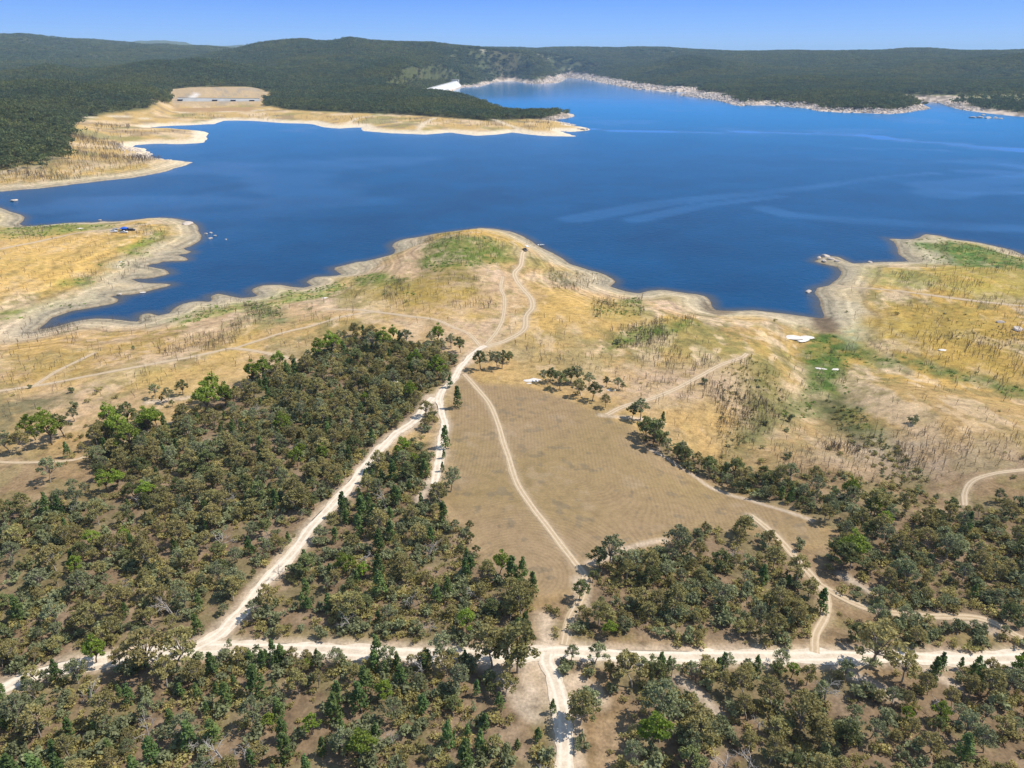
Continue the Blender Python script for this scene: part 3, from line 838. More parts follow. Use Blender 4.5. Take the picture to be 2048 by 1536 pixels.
# ------------------------------------------------------------------ vegetation: meshes
def leaf_mat(name, c1, c2, c3):
    m, nt, b = newmat(name, .85, .1)
    tc = nt.nodes.new('ShaderNodeTexCoord')
    n = noise(nt, .55, 2, .6, tc.outputs['Object'])
    oi = nt.nodes.new('ShaderNodeObjectInfo')
    c = mixrgb(nt, 'MIX', ramp(nt, n.outputs['Fac'], [(.35, 0.0), (.65, 1.0)]), c1, c2)
    c = mixrgb(nt, 'MIX', mathn(nt, 'MULTIPLY', oi.outputs['Random'], .55), c, c3)
    hsv = nt.nodes.new('ShaderNodeHueSaturation')
    r2 = mathn(nt, 'FRACT', mathn(nt, 'MULTIPLY', oi.outputs['Random'], 17.3))
    nt.links.new(mathn(nt, 'MULTIPLY_ADD', r2, .75, .95), hsv.inputs['Value'])
    nt.links.new(c, hsv.inputs['Color'])
    nt.links.new(hsv.outputs[0], b.inputs['Base Color'])
    tr = nt.nodes.new('ShaderNodeBsdfTranslucent'); nt.links.new(hsv.outputs[0], tr.inputs['Color'])
    mx = nt.nodes.new('ShaderNodeMixShader'); mx.inputs[0].default_value = .34
    nt.links.new(b.outputs[0], mx.inputs[1]); nt.links.new(tr.outputs[0], mx.inputs[2])
    nt.links.new(mx.outputs[0], nt.nodes['Material Output'].inputs['Surface'])
    return m


L_OLIVE = leaf_mat('olive_leaves', (.215, .20, .075), (.31, .28, .11), (.25, .19, .08))
L_GREY = leaf_mat('grey_green_leaves', (.185, .195, .100), (.26, .27, .145), (.165, .185, .080))
L_BRIGHT = leaf_mat('bright_green_leaves', (.150, .215, .030), (.225, .29, .045), (.19, .21, .045))
L_DARK = leaf_mat('dark_green_leaves', (.125, .150, .055), (.185, .205, .078), (.16, .15, .06))
L_CYP = leaf_mat('cypress_leaves', (.085, .145, .048), (.130, .195, .062), (.155, .175, .055))
L_SHRUB = leaf_mat('shrub_leaves', (.28, .235, .085), (.38, .32, .12), (.19, .185, .07))
L_FAR = leaf_mat('far_leaves', (.062, .092, .042), (.100, .128, .055), (.105, .100, .046))
BARK_PALE = simple('pale_gum_bark', (.34, .29, .235), .9, .3, 3)
BARK = simple('grey_brown_bark', (.15, .115, .085), .9, .3, 3)
DEADW = simple('weathered_grey_wood', (.40, .36, .32), .85, .25, 3)
DROWN = simple('dark_drowned_wood', (.15, .118, .088), .9, .3, 3)


class MB:
    def __init__(s):
        s.v = []; s.f = []; s.m = []; s.n = 0

    def quads(s, V, mi=0):
        """V: (n,4,3)"""
        V = np.asarray(V, float)
        k = len(V)
        s.v.append(V.reshape(-1, 3)); s.f.append(np.arange(k * 4).reshape(k, 4) + s.n); s.m.append(np.full(k, mi)); s.n += k * 4

    def tube(s, pts, rad, sides=5, mi=0):
        P = np.asarray(pts, float); rad = np.asarray(rad, float)
        T = np.gradient(P, axis=0); T /= np.linalg.norm(T, axis=1)[:, None] + 1e-9
        ref = np.array([.3, .9, .1]); A = np.cross(T, ref); A /= np.linalg.norm(A, axis=1)[:, None] + 1e-9
        B = np.cross(T, A)
        th = np.arange(sides) * 2 * math.pi / sides
        V = P[:, None] + rad[:, None, None] * (A[:, None] * np.cos(th)[None, :, None] + B[:, None] * np.sin(th)[None, :, None])
        n = len(P)
        i, j = np.meshgrid(np.arange(n - 1), np.arange(sides), indexing='ij')
        f = np.stack([i * sides + j, i * sides + (j + 1) % sides, (i + 1) * sides + (j + 1) % sides, (i + 1) * sides + j], -1).reshape(-1, 4)
        s.v.append(V.reshape(-1, 3)); s.f.append(f + s.n); s.m.append(np.full(len(f), mi)); s.n += n * sides

    def mesh(s, name, mats, smooth=False):
        f = np.concatenate(s.f)
        me = flat_mesh(name, np.concatenate(s.v), f)
        for m in mats:
            me.materials.append(m)
        me.polygons.foreach_set('material_index', np.concatenate(s.m).astype(np.int32))
        if smooth:
            me.polygons.foreach_set('use_smooth', np.ones(len(f), bool))
        return me


def leaves(C, rad, n, size, g, flat=.75):
    """n leaf sprays round each clump centre, biased to the shell"""
    C = np.repeat(C, n, 0); rad = np.repeat(rad, n)
    d = g.normal(size=C.shape); d /= np.linalg.norm(d, axis=1)[:, None]
    q = C + d * (rad * (g.random(len(C)) ** .45))[:, None] * np.array([1, 1, flat])
    a = g.normal(size=C.shape) + d * .35; a /= np.linalg.norm(a, axis=1)[:, None]
    b_ = np.cross(a, g.normal(size=C.shape)); b_ /= np.linalg.norm(b_, axis=1)[:, None] + 1e-9
    c_ = np.cross(a, b_)
    s1 = size * (.6 + .8 * g.random(len(C)))[:, None]; s2 = s1 * (.45 + .4 * g.random(len(C)))[:, None]
    return np.stack([q - b_ * s1, q - c_ * s2, q + b_ * s1, q + c_ * s2], 1)


def gum(seed, h=12.0, w=7.5, nc=22, nl=62, size=.29, low=.34):
    """returns (trunk MB, crown MB): forked trunk, limbs ending in separate leaf clumps"""
    g = np.random.default_rng(seed)
    T, K = MB(), MB()
    lean = g.normal(size=2) * .5
    hf = h * (low - .08 + .1 * g.random())
    top = np.array([lean[0], lean[1], hf])
    T.tube([(0, 0, -.3), (lean[0] * .3, lean[1] * .3, hf * .5), top], [.24, .19, .16], 6)
    cs, rd = [], []
    for i in range(nc):
        a = i * 2.4 + g.normal() * .4
        u = ((i + .5) / nc) ** .6
        zz = low + (1 - low) * (1 - u * .75) * (.82 + .2 * g.random()) - .02
        rr_ = w * .5 * (u * .85 + .12) * (.62 + .55 * g.random())
        cs.append([lean[0] + math.cos(a) * rr_, lean[1] + math.sin(a) * rr_, h * min(zz, .94)])
        rd.append(w * (.085 + .09 * g.random()))
    cs = np.array(cs); rd = np.array(rd)
    for i in range(nc):
        mid = top + (cs[i] - top) * .55 + np.array([0, 0, h * .05]) + g.normal(size=3) * .25
        T.tube([top - [0, 0, .2], mid, cs[i]], [.11, .07, .03], 4)
    K.quads(leaves(cs, rd, nl, size, g))
    return T, K


def cypress(seed, h=8.0, w=3.4, n=800, size=.26):
    g = np.random.default_rng(seed)
    T, K = MB(), MB()
    T.tube([(0, 0, -.3), (0, 0, h * .5), (0, 0, h * .93)], [.14, .09, .02], 5)
    nc = 46
    u = g.random(nc) ** .8
    a = np.arange(nc) * 2.4 + g.normal(size=nc) * .3
    prof = np.sin(np.clip((1 - u) * 1.25 + .12, 0, 1.5)) * .5 * w
    rr_ = prof * (.45 + .45 * g.random(nc))
    C = np.stack([np.cos(a) * rr_, np.sin(a) * rr_, h * (.10 + .86 * u)], 1)
    C = np.vstack([C, [[0, 0, h * .93], [0, 0, h * .85]]])
    rd = np.r_[w * (.11 + .12 * (1 - u)), w * .06, w * .09]
    K.quads(leaves(C, rd, n // nc, size, g, 1.25))
    for i in range(0, nc, 3):
        T.tube([(0, 0, C[i][2] - .5), C[i]], [.04, .015], 3)
    return T, K


def shrub(seed, h=1.6, w=2.2, n=130, size=.2):
    g = np.random.default_rng(seed)
    T, K = MB(), MB()
    nc = 7
    C = np.stack([g.normal(size=nc) * w * .22, g.normal(size=nc) * w * .22, h * (.35 + .45 * g.random(nc))], 1)
    K.quads(leaves(C, np.full(nc, w * .25), n // nc, size, g, .8))
    for i in range(nc):
        T.tube([(0, 0, -.1), C[i] * [.5, .5, .6], C[i]], [.04, .03, .015], 3)
    return T, K


def bare(seed, h=9.0, w=5.5, lv=3, thick=.2, spread=.55, nb=(4, 4, 3)):
    """leafless branching tree"""
    g = np.random.default_rng(seed)
    T, K = MB(), MB()

    def grow(M, p, d, L, r, k):
        q = p + d * L * .5 + g.normal(size=3) * L * .05
        e = p + d * L + g.normal(size=3) * L * .09
        M.tube([p, q, e], [r, r * .8, r * .55], 5 if k == 0 else 3)
        if k >= lv:
            return
        for i in range(nb[min(k, 2)]):
            t = .45 + .55 * g.random()
            s = p + (e - p) * t
            nd_ = d * (1 - spread) + g.normal(size=3) * spread * [1, 1, .5] * .75
            nd_ /= np.linalg.norm(nd_)
            grow(K, s, nd_, L * (.45 + .25 * g.random()), r * .5, k + 1)
    d0 = np.array([g.normal() * .05, g.normal() * .05, 1.0])
    grow(T, np.array([0, 0, -.2]), d0, h * .5, thick, 0)
    return T, K


def both(T, K, name, mats):
    M = MB()
    M.v = T.v + K.v
    M.f = T.f + [f + T.n for f in K.f]
    M.m = [np.full(len(f), 0) for f in T.f] + [np.full(len(f), 1) for f in K.f]
    M.n = T.n + K.n
    return M.mesh(name, mats)


def kit(fn, seeds, leafmat, bark, tag, **kw):
    out = []
    for s in seeds:
        T, K = fn(s, **kw)
        out.append((T.mesh(tag + '_trunk', [bark], True), K.mesh(tag + '_crown', [leafmat]), both(T, K, tag, [bark, leafmat])))
    return out


KITS = {
    'olive': kit(gum, [1, 2, 3, 4, 13, 14], L_OLIVE, BARK_PALE, 'olive'),
    'grey': kit(gum, [5, 6, 7, 15], L_GREY, BARK_PALE, 'grey', nl=48),
    'bright': kit(gum, [8, 9], L_BRIGHT, BARK, 'bright', nl=70),
    'dark': kit(gum, [10, 11, 12], L_DARK, BARK, 'dark', nl=75),
    'cypress': kit(cypress, [21, 22, 23, 24], L_CYP, BARK, 'cypress'),
    'shrub': kit(shrub, [31, 32, 33], L_SHRUB, BARK, 'shrub'),
    'bush': kit(shrub, [34, 35, 36], L_GREY, BARK, 'bush', h=2.6, w=2.8, n=240, size=.26),
    'dead': kit(bare, [41, 42, 43, 44], DEADW, DEADW, 'dead'),
    'drowned': kit(bare, [51, 52, 53, 54, 55], DROWN, DROWN, 'drowned', h=5.4, lv=2, thick=.115, spread=.24, nb=(4, 2, 2)),
}


KITS['drowned'] += kit(bare, [56, 57, 58], DROWN, DROWN, 'drowned', h=5.0, w=5, lv=3, thick=.085, spread=.48, nb=(4, 3, 2))


def far_crown(seed):
    g = np.random.default_rng(seed)
    M = MB()
    C = np.stack([g.normal(size=6) * .26, g.normal(size=6) * .26, .45 + .25 * g.random(6)], 1)
    M.quads(leaves(C, np.full(6, .24), 11, .10, g, .9))
    M.tube([(0, 0, -.2), (0, 0, .6)], [.03, .02], 3, 1)
    return M.mesh('far_crown', [L_FAR, BARK])


nt = L_FAR.node_tree
gf = nt.nodes.new('ShaderNodeNewGeometry'); nf_ = noise(nt, .0035, 3, .6, gf.outputs['Position'])
hv = [n for n in nt.nodes if n.type == 'HUE_SAT'][0]
src = hv.inputs['Color'].links[0].from_socket
nt.links.new(mixrgb(nt, 'MULTIPLY', ramp(nt, nf_.outputs['Fac'], [(.42, 0.0), (.62, 1.0)]), src, (1.45, 1.22, .85)), hv.inputs['Color'])
FARK = [far_crown(61 + i) for i in range(4)]


# ------------------------------------------------------------------ scattering
def scatter(name, meshes, P, variant, scale, rotz, label, category, kind='stuff', zs=None):
    """ONE object: a cloud of points that carries meshes"""
    coll = bpy.data.collections.new(name + '_kit')
    for i, me_ in enumerate(meshes):
        o = bpy.data.objects.new('%s_%02d' % (name, i), me_)
        coll.objects.link(o)
    me_ = bpy.data.meshes.new(name)
    me_.vertices.add(len(P)); me_.vertices.foreach_set('co', np.asarray(P, np.float32).ravel())
    for nm, v in (('variant', variant), ):
        a_ = me_.attributes.new(nm, 'INT', 'POINT'); a_.data.foreach_set('value', np.asarray(v, np.int32))
    zs = np.ones(len(P)) if zs is None else zs
    sc3 = np.stack([scale, scale, scale * zs], 1)
    a_ = me_.attributes.new('size', 'FLOAT_VECTOR', 'POINT'); a_.data.foreach_set('vector', sc3.astype(np.float32).ravel())
    a_ = me_.attributes.new('turn', 'FLOAT_VECTOR', 'POINT'); a_.data.foreach_set('vector', np.stack([rotz * 0, rotz * 0, rotz], 1).astype(np.float32).ravel())
    o = link(name, me_, kind=kind, label=label, category=category)
    ng = bpy.data.node_groups.new(name + '_scatter', 'GeometryNodeTree')
    ng.interface.new_socket('Geometry', in_out='INPUT', socket_type='NodeSocketGeometry')
    ng.interface.new_socket('Geometry', in_out='OUTPUT', socket_type='NodeSocketGeometry')
    gi = ng.nodes.new('NodeGroupInput'); go = ng.nodes.new('NodeGroupOutput')
    ci = ng.nodes.new('GeometryNodeCollectionInfo'); ci.inputs['Collection'].default_value = coll
    ci.inputs['Separate Children'].default_value = True; ci.inputs['Reset Children'].default_value = True
    ip = ng.nodes.new('GeometryNodeInstanceOnPoints'); ip.inputs['Pick Instance'].default_value = True

    def attr(nm, t):
        n = ng.nodes.new('GeometryNodeInputNamedAttribute'); n.data_type = t; n.inputs['Name'].default_value = nm
        return n.outputs[0]
    L = ng.links.new
    L(gi.outputs[0], ip.inputs['Points']); L(ci.outputs[0], ip.inputs['Instance'])
    L(attr('variant', 'INT'), ip.inputs['Instance Index'])
    L(attr('size', 'FLOAT_VECTOR'), ip.inputs['Scale'])
    e2r = ng.nodes.new('FunctionNodeEulerToRotation'); L(attr('turn', 'FLOAT_VECTOR'), e2r.inputs[0])
    L(e2r.outputs[0], ip.inputs['Rotation'])
    L(ip.outputs[0], go.inputs[0])
    md = o.modifiers.new('scatter', 'NODES'); md.node_group = ng
    return o


WPOLY = {k: W(v) for k, v in WOODS.items()}
FPOLY = W(FIELD)
ROADW = [(wd, smooth_line(W(pts), 8)) for nm, wd, pts in ROADS] + [(wd, smooth_line(W(pts), 8)) for nm, wd, am, pts in TRACKS] + [(wd, W(pts)) for wd, pts in BREAKS]


def road_clear(x, y):
    """metres to the nearest road edge"""
    d = np.full(x.shape, 1e9)
    for wd, P in ROADW:
        d = np.minimum(d, seg_dist(x, y, P) - wd / 2)
    return d


def in_frame(x, y, z, m=60):
    px, py, d = project(x, y, z)
    return (px > -m) & (px < W2 + m) & (py > 40) & (py < H2 + m) & (d > 0)


def jitter_grid(x0, x1, y0, y1, s):
    gx, gy = np.meshgrid(np.arange(x0, x1, s), np.arange(y0, y1, s))
    gx = gx + (np.arange(gx.shape[0]) % 2)[:, None] * s / 2
    return gx.ravel() + rng.uniform(-.42, .42, gx.size) * s, gy.ravel() + rng.uniform(-.42, .42, gx.size) * s


# tree kinds by wood: weights for olive, grey, bright, dark, cypress
MIX = {
    'west': (.46, .20, .05, .13, .16), 'wedge': (.26, .14, .07, .08, .45), 'middle': (.55, .27, .01, .12, .05),
    'east': (.42, .30, .02, .20, .06), 'strip': (.15, .35, .02, .40, .08), 'east_road': (.6, .2, 0, .2, 0),
    'southwest': (.20, .12, .04, .07, .70), 'southeast': (.47, .30, .03, .12, .08),
}
DENS = {'west': .90, 'wedge': .92, 'middle': .93, 'east': .93, 'strip': 1.4, 'east_road': .45, 'southwest': .85, 'southeast': .88}
KINDS5 = ['olive', 'grey', 'bright', 'dark', 'cypress']
gx, gy = jitter_grid(-330, 330, 38, 430, 4.0)
z = HZ(gx, gy)
ok = in_frame(gx, gy, z, 420)
gx, gy, z = gx[ok], gy[ok], z[ok]
rcl = road_clear(gx, gy)
trees = []      # x, y, kind, height
clus = fbm(gx, gy, 26, 201, 2)
hue = fbm(gx, gy, 34, 205, 2)
gapn = fbm(gx, gy, 13, 209, 3)
CLEAR = [W(p) for p in ([(60, 955), (140, 930), (185, 940), (240, 990), (170, 1010), (60, 1010), (0, 1040), (0, 1000)], [(180, 1005), (260, 1000), (250, 1040), (180, 1050)], [(500, 1035), (590, 1020), (600, 1050), (520, 1070)],
         [(610, 1105), (700, 1090), (720, 1120), (640, 1140)], [(1120, 1340), (1240, 1350), (1290, 1460), (1260, 1530), (1170, 1560), (1140, 1400)], [(1020, 1380), (1100, 1380), (1110, 1480), (1060, 1450)],
         [(1695, 1145), (1760, 1190), (1710, 1180)], [(0, 1130), (60, 1150), (40, 1210), (-40, 1200)], [(380, 1215), (440, 1225), (400, 1260), (340, 1260)], [(790, 880), (865, 885), (865, 900), (800, 905)])]
for k, P in WPOLY.items():
    ins = inside(gx, gy, P)
    for q in np.nonzero(ins)[0]:
        if rcl[q] < .45 or rng.random() > DENS[k] * (.93 if gapn[q] > .43 else .42):
            continue
        if any(inside(np.array([gx[q]]), np.array([gy[q]]), c)[0] for c in CLEAR) and rng.random() > .06:
            continue
        wgt = np.array(MIX[k], float)
        hh = hue[q]
        wgt = wgt * np.array([1.0 + 1.6 * (hh > .5), 1 + 2.0 * (hh < .42), 1 + 2.5 * (clus[q] > .66), 1.0, 1 + 1.2 * (clus[q] < .5)])
        kd = KINDS5[int(rng.choice(5, p=wgt / wgt.sum()))]
        if rng.random() < .028:
            trees.append((gx[q], gy[q], 'dead', rng.uniform(3.5, 7.5)))
            continue
        ht = {'cypress': rng.uniform(3.0, 7.8), 'olive': rng.uniform(3.8, 8.6), 'grey': rng.uniform(3.6, 8.0), 'bright': rng.uniform(4.4, 8.4), 'dark': rng.uniform(3.8, 8.0)}[kd]
        if rng.random() < .25:
            ht *= .62
        if rcl[q] < 2.5:
            ht *= .8
        trees.append((gx[q], gy[q], kd, ht))

DEADP = [(393, 925, 9), (345, 1240, 11), (445, 1100, 8), (590, 1010, 7), (300, 985, 7), (560, 900, 6), (470, 1010, 8), (275, 1010, 6), (540, 1100, 7), (820, 1220, 9), (845, 1350, 8),
         (445, 1530, 10), (185, 1410, 8), (490, 1520, 9), (300, 1480, 8), (560, 1160, 6), (700, 1260, 7), (1650, 1405, 8), (1880, 1430, 7), (1615, 1440, 6), (250, 1190, 6)]
DW = W([(p[0], p[1]) for p in DEADP])
trees += [(w[0], w[1], 'dead', p[2] * .9) for w, p in zip(DW, DEADP)]

# saplings that crowd the southern verge of the main road
MR = smooth_line(W(ROADS[0][2]), 2.2)
mpx, mpy, _ = project(MR[:, 0], MR[:, 1], HZ(MR[:, 0], MR[:, 1]))
for (a_, b_), u_ in zip(MR, mpx):
    for _k in range(3):
        if not ((480 < u_ < 1050 and rng.random() < .62) or (1200 < u_ < 1590 and rng.random() < .34) or (60 < u_ < 360 and rng.random() < .3) or (u_ > 1830 and rng.random() < .5)):
            continue
        kd = ['cypress', 'olive', 'grey', 'dark'][int(rng.choice(4, p=[.42, .25, .23, .10]))]
        trees.append((a_ + rng.uniform(-1.5, 1.5), b_ - 2.5 - rng.uniform(0, 2.6), kd, rng.uniform(2.4, 5.4)))
# trees that stand on their own: pixel of the foot, kind, height, label
LONE = [
    ((961, 738), 'dark', 9.0, 'dark gum beside the white road above the paddock, with a round shadow'), ((994, 739), 'grey', 8.5, 'paired grey gum standing just past the top of the paddock'),
    ((1004, 736), 'dark', 8, 'darker gum of the small clump past the top of the paddock'), ((1018, 725), 'dark', 5.5, 'small gum set apart at the far end of the little paddock-top clump'), ((984, 722), 'grey', 5, 'low grey gum at the back of the little paddock-top clump'),
    ((900, 775), 'cypress', 5.6, 'narrow cypress on the edge of the white road near the bare patch'), ((915, 816), 'cypress', 8.6, 'dark cypress alone in the upper west corner of the ploughed paddock'),
    ((891, 895), 'cypress', 8.0, 'dense cypress on the paddock side of the narrow white road'), ((888, 917), 'cypress', 3.4, 'small round cypress just below the dense roadside cypress'), ((885, 943), 'cypress', 3.4, 'stubby cypress seedling near the lower end of the narrow white road'),
    ((902, 984), 'grey', 8.5, 'leaning grey gum at the lower end of the narrow white road'), ((889, 990), 'grey', 4.5, 'low grey gum beside the leaning one at the paddock edge'), ((887, 1049), 'cypress', 7.4, 'bright cypress on the western edge of the paddock'),
    ((938, 1060), 'dark', 3.2, 'low spreading bush tree on the west side of the paddock'), ((942, 1086), 'dark', 3.6, 'second low spreading tree at the west side of the paddock'), ((911, 1062), 'grey', 4, 'small grey sapling tree by the western paddock edge'), ((953, 1108), 'dark', 3, 'small dark tree where the wood bulges into the paddock'),
    ((1000, 1147), 'bright', 7.2, 'bright green gum standing over the paddock corner of the wedge of bush'),
    ((1085, 764), 'grey', 6, 'smallest grey gum at the west end of the paddock-top grove'), ((1100, 764), 'dark', 6.5, 'dark gum at the west end of the paddock-top grove'), ((1120, 778), 'dark', 8, 'front gum in the west half of the paddock-top grove'), ((1132, 766), 'grey', 6.5, 'grey gum in the middle of the paddock-top grove'),
    ((1141, 767), 'dark', 7.5, 'dark gum at the back of the paddock-top grove'), ((1158, 765), 'grey', 7.5, 'tall pale gum at the back of the paddock-top grove'), ((1161, 791), 'olive', 8, 'brownish gum at the front of the paddock-top grove'), ((1178, 775), 'grey', 7, 'grey gum at the east back of the paddock-top grove'), ((1185, 801), 'dark', 8, 'nearest gum of the paddock-top grove, casting a long shadow'),
    ((1213, 774), 'dark', 4.5, 'squat dark tree beside a white slab east of the grove'), ((1237, 778), 'grey', 5.5, 'ragged gum east of the paddock-top grove'), ((1244, 780), 'dark', 3.5, 'low dark tree behind the ragged gum east of the grove'),
    ((1211, 815), 'olive', 6, 'small lone gum at the eastern track end'), ((1281, 839), 'grey', 9.0, 'round broad gum alone by a bare pinkish patch east of the paddock'), ((1264, 838), 'dark', 6.5, 'dark tree hugging the broad gum east of the paddock'),
    ((1325, 848), 'cypress', 5.0, 'slim dark tree above the first gum of the paddock strip'), ((1305, 893), 'dark', 11, 'biggest dark gum at the west end of the paddock strip'), ((1292, 880), 'dark', 9, 'dark gum leaning off the west end of the paddock strip'),
    ((1219, 1135), 'grey', 10.5, 'tall grey gum at the corner where the paddock track enters the bush'), ((1200, 1140), 'dark', 7, 'dark tree under the tall grey corner gum'), ((1356, 1105), 'grey', 9.5, 'grey gum throwing a dark shadow on bare white ground'), ((1368, 1112), 'olive', 6, 'olive tree behind the grey gum on bare white ground'),
    ((1158, 1200), 'dark', 6, 'dark low gum at the mouth of the paddock gap'), ((1105, 760), 'grey', 5, 'little grey tree at the far edge of the paddock-top grove'),
    ((104, 890), 'bright', 11, 'bright green gum in the western foreshore clump'), ((72, 880), 'bright', 10, 'bright gum on the west flank of the foreshore clump'), ((128, 872), 'dark', 9, 'dark gum on the east flank of the western foreshore clump'), ((88, 862), 'bright', 9, 'bright gum at the back of the western foreshore clump'),
    ((52, 900), 'olive', 9, 'olive gum at the front of the western foreshore clump'), ((20, 905), 'grey', 9, 'grey gum beyond the western foreshore clump at the picture edge'), ((150, 843), 'grey', 5.5, 'small grey gum just behind the western foreshore clump'),
    ((235, 880), 'bright', 11, 'bright gum at the west of the second foreshore clump'), ((262, 905), 'bright', 11, 'bright gum at the front of the second foreshore clump'), ((295, 866), 'bright', 10, 'bright gum at the east of the second foreshore clump'), ((222, 850), 'bright', 9, 'bright gum at the back of the second foreshore clump'), ((255, 850), 'dark', 9, 'dark gum at the back of the second foreshore clump'), ((315, 855), 'bright', 8, 'bright spreading gum at the tip of the second foreshore clump'),
    ((410, 830), 'bright', 13, 'tallest bright green gum at the corner of the west wood'), ((430, 805), 'bright', 12, 'bright gum just behind the tall corner gum of the west wood'), ((452, 812), 'bright', 10, 'bright gum on the east side of the tall corner gum'),
    ((505, 765), 'bright', 10, 'bright gum on the lakeward edge of the west wood'), ((530, 760), 'bright', 10, 'bright gum next along the lakeward edge of the west wood'), ((560, 742), 'bright', 9, 'leafy bright gum near where the foreshore track meets the west wood'), ((640, 722), 'bright', 10.5, 'bright gum near the top of the west wood'), ((665, 708), 'bright', 11, 'bright round gum standing proud at the top of the west wood'),
    ((770, 700), 'bright', 11, 'bright gum at the northern tip of the west wood'), ((745, 700), 'grey', 10, 'grey gum at the northern tip of the west wood'), ((815, 690), 'grey', 8, 'grey gum just off the northern tip of the west wood'), ((875, 685), 'bright', 9.5, 'slender bright gum in the small group near the white junction'), ((864, 690), 'grey', 7, 'grey gum in the small group near the white junction'), ((902, 697), 'grey', 7, 'grey gum at the east of the small group near the white junction'), ((921, 705), 'dark', 7.5, 'dark gum nearest the white foreshore junction'),
    ((832, 742), 'bright', 9.5, 'bright gum over bare soil in the top of the west wood'), ((880, 760), 'bright', 11, 'bright gum on the roadside of the west wood'),
    ((312, 797), 'grey', 6.5, 'grey gum on the pale bare bank, westernmost of three'), ((339, 805), 'grey', 6.5, 'grey gum on the pale bare bank, middle of three'), ((366, 790), 'dark', 6.5, 'dark gum on the pale bare bank, easternmost of three'), ((325, 806), 'dark', 3.2, 'small dark tree at the foot of the gums on the bare bank'), ((345, 813), 'dark', 3, 'squat dark bushy tree on the pale bare bank'),
    ((137, 914), 'cypress', 5.5, 'single cypress on the bare ground between the two clumps'), ((165, 903), 'olive', 3.6, 'leafless looking sapling on bare ground between the two clumps'), ((101, 965), 'grey', 9, 'broad grey gum with a dark shadow on the red-brown clearing'), ((150, 985), 'grey', 5, 'thin grey gum on the clearing, nearer the west wood'), ((172, 990), 'grey', 4.5, 'smaller grey gum by the west wood on the clearing'), ((118, 1000), 'grey', 4, 'low grey gum on the near side of the clearing'),
    ((215, 985), 'bright', 8, 'bright round gum at the clearing edge of the west wood'), ((235, 980), 'bright', 7, 'bright gum behind the round one at the clearing edge'),
    ((1692, 1128), 'bright', 10.5, 'vivid lime green gum over the bend of the bush track'), ((1680, 1140), 'dark', 9, 'dark gum below the vivid lime gum'), ((1700, 1140), 'olive', 8, 'olive gum tucked under the vivid lime gum'), ((1664, 1120), 'dark', 7, 'dark spreading gum shading the bare ground by the bush track'),
    ((1745, 1328), 'olive', 14, 'tall dark-trunked gum leaning over the eastern main road'), ((320, 1336), 'olive', 12, 'flat topped olive gum rising over the road fork'), ((352, 1338), 'olive', 11, 'thin olive gum beside the flat topped one at the road fork'),
    ((193, 1325), 'bright', 7.5, 'bright small gum on the verge of the western main road'), ((1640, 1225), 'cypress', 7, 'dark egg shaped tree beside the bush track fork'), ((985, 1335), 'olive', 11, 'brownish gum overhanging the main road west of the crossroads'), ((1035, 1345), 'olive', 13, 'tall brown gum beside the white crossroads'), ((1020, 1350), 'olive', 10, 'brown gum just behind the tall crossroads gum'),
    ((888, 1322), 'grey', 8.5, 'grey gum standing alone on the edge of the main road'), ((755, 1318), 'cypress', 6.5, 'small tree poking above the main road in the wedge bush'), ((1143, 1320), 'grey', 4.5, 'grey shrubby tree on the crossroads corner'), ((1190, 1328), 'grey', 6, 'thin grey tree south of the main road by the crossroads'),
    ((1265, 1375), 'olive', 9, 'sparse gum at the near side of the road east of the crossroads'), ((1160, 1450), 'olive', 9, 'sparse brown gum casting shade over the southern road'), ((1175, 1430), 'grey', 8, 'open pale gum beside the southern road'), ((1105, 1425), 'cypress', 3.5, 'low dark bush tree on the west verge of the southern road'),
    ((1310, 1450), 'grey', 11, 'large pale gum east of the bare clearing'), ((1300, 1500), 'bright', 9, 'bright green conical tree on the near edge of the bare clearing'),
    ((1318, 893), 'dark', 6.5, 'second gum from the west end of the paddock strip'), ((1336, 908), 'grey', 6.5, 'grey gum third from the west end of the paddock strip'), ((1352, 920), 'dark', 6, 'dark gum fourth from the west end of the paddock strip'), ((1370, 928), 'dark', 7, 'dark gum fifth from the west end of the paddock strip'), ((1288, 868), 'olive', 5, 'olive tree at the tip of the paddock strip'),
]
lonew = W([l[0] for l in LONE])
lone = [(lonew[i][0], lonew[i][1], l[1], l[2], l[3]) for i, l in enumerate(LONE) if l[2] > 0]
la = np.array([(l[0], l[1]) for l in lone])
trees = [t for t in trees if np.min((la[:, 0] - t[0]) ** 2 + (la[:, 1] - t[1]) ** 2) > 7.0]
print('trees', len(trees), 'lone', len(lone))

BASEH = {'olive': 12.0, 'grey': 12.0, 'bright': 12.0, 'dark': 12.0, 'cypress': 8.0, 'shrub': 1.6, 'bush': 2.6, 'dead': 9.0, 'drowned': 5.4}
ONES = ['', 'first', 'second', 'third', 'fourth', 'fifth', 'sixth', 'seventh', 'eighth', 'ninth', 'tenth', 'eleventh', 'twelfth', 'thirteenth', 'fourteenth', 'fifteenth', 'sixteenth', 'seventeenth', 'eighteenth', 'nineteenth']
TENS = ['', '', 'twent', 'thirt', 'fort', 'fift', 'sixt', 'sevent', 'eight', 'ninet']


def ordinal(n):
    if n < 20:
        return ONES[n]
    if n < 100:
        return TENS[n // 10] + ('ieth' if n % 10 == 0 else 'y-' + ONES[n % 10])
    return (['', 'one', 'two', 'three', 'four', 'five', 'six', 'seven', 'eight', 'nine'] + ['many'] * 90)[n // 100] + '-hundred' + ('th' if n % 100 == 0 else '-and-' + ordinal(n % 100))


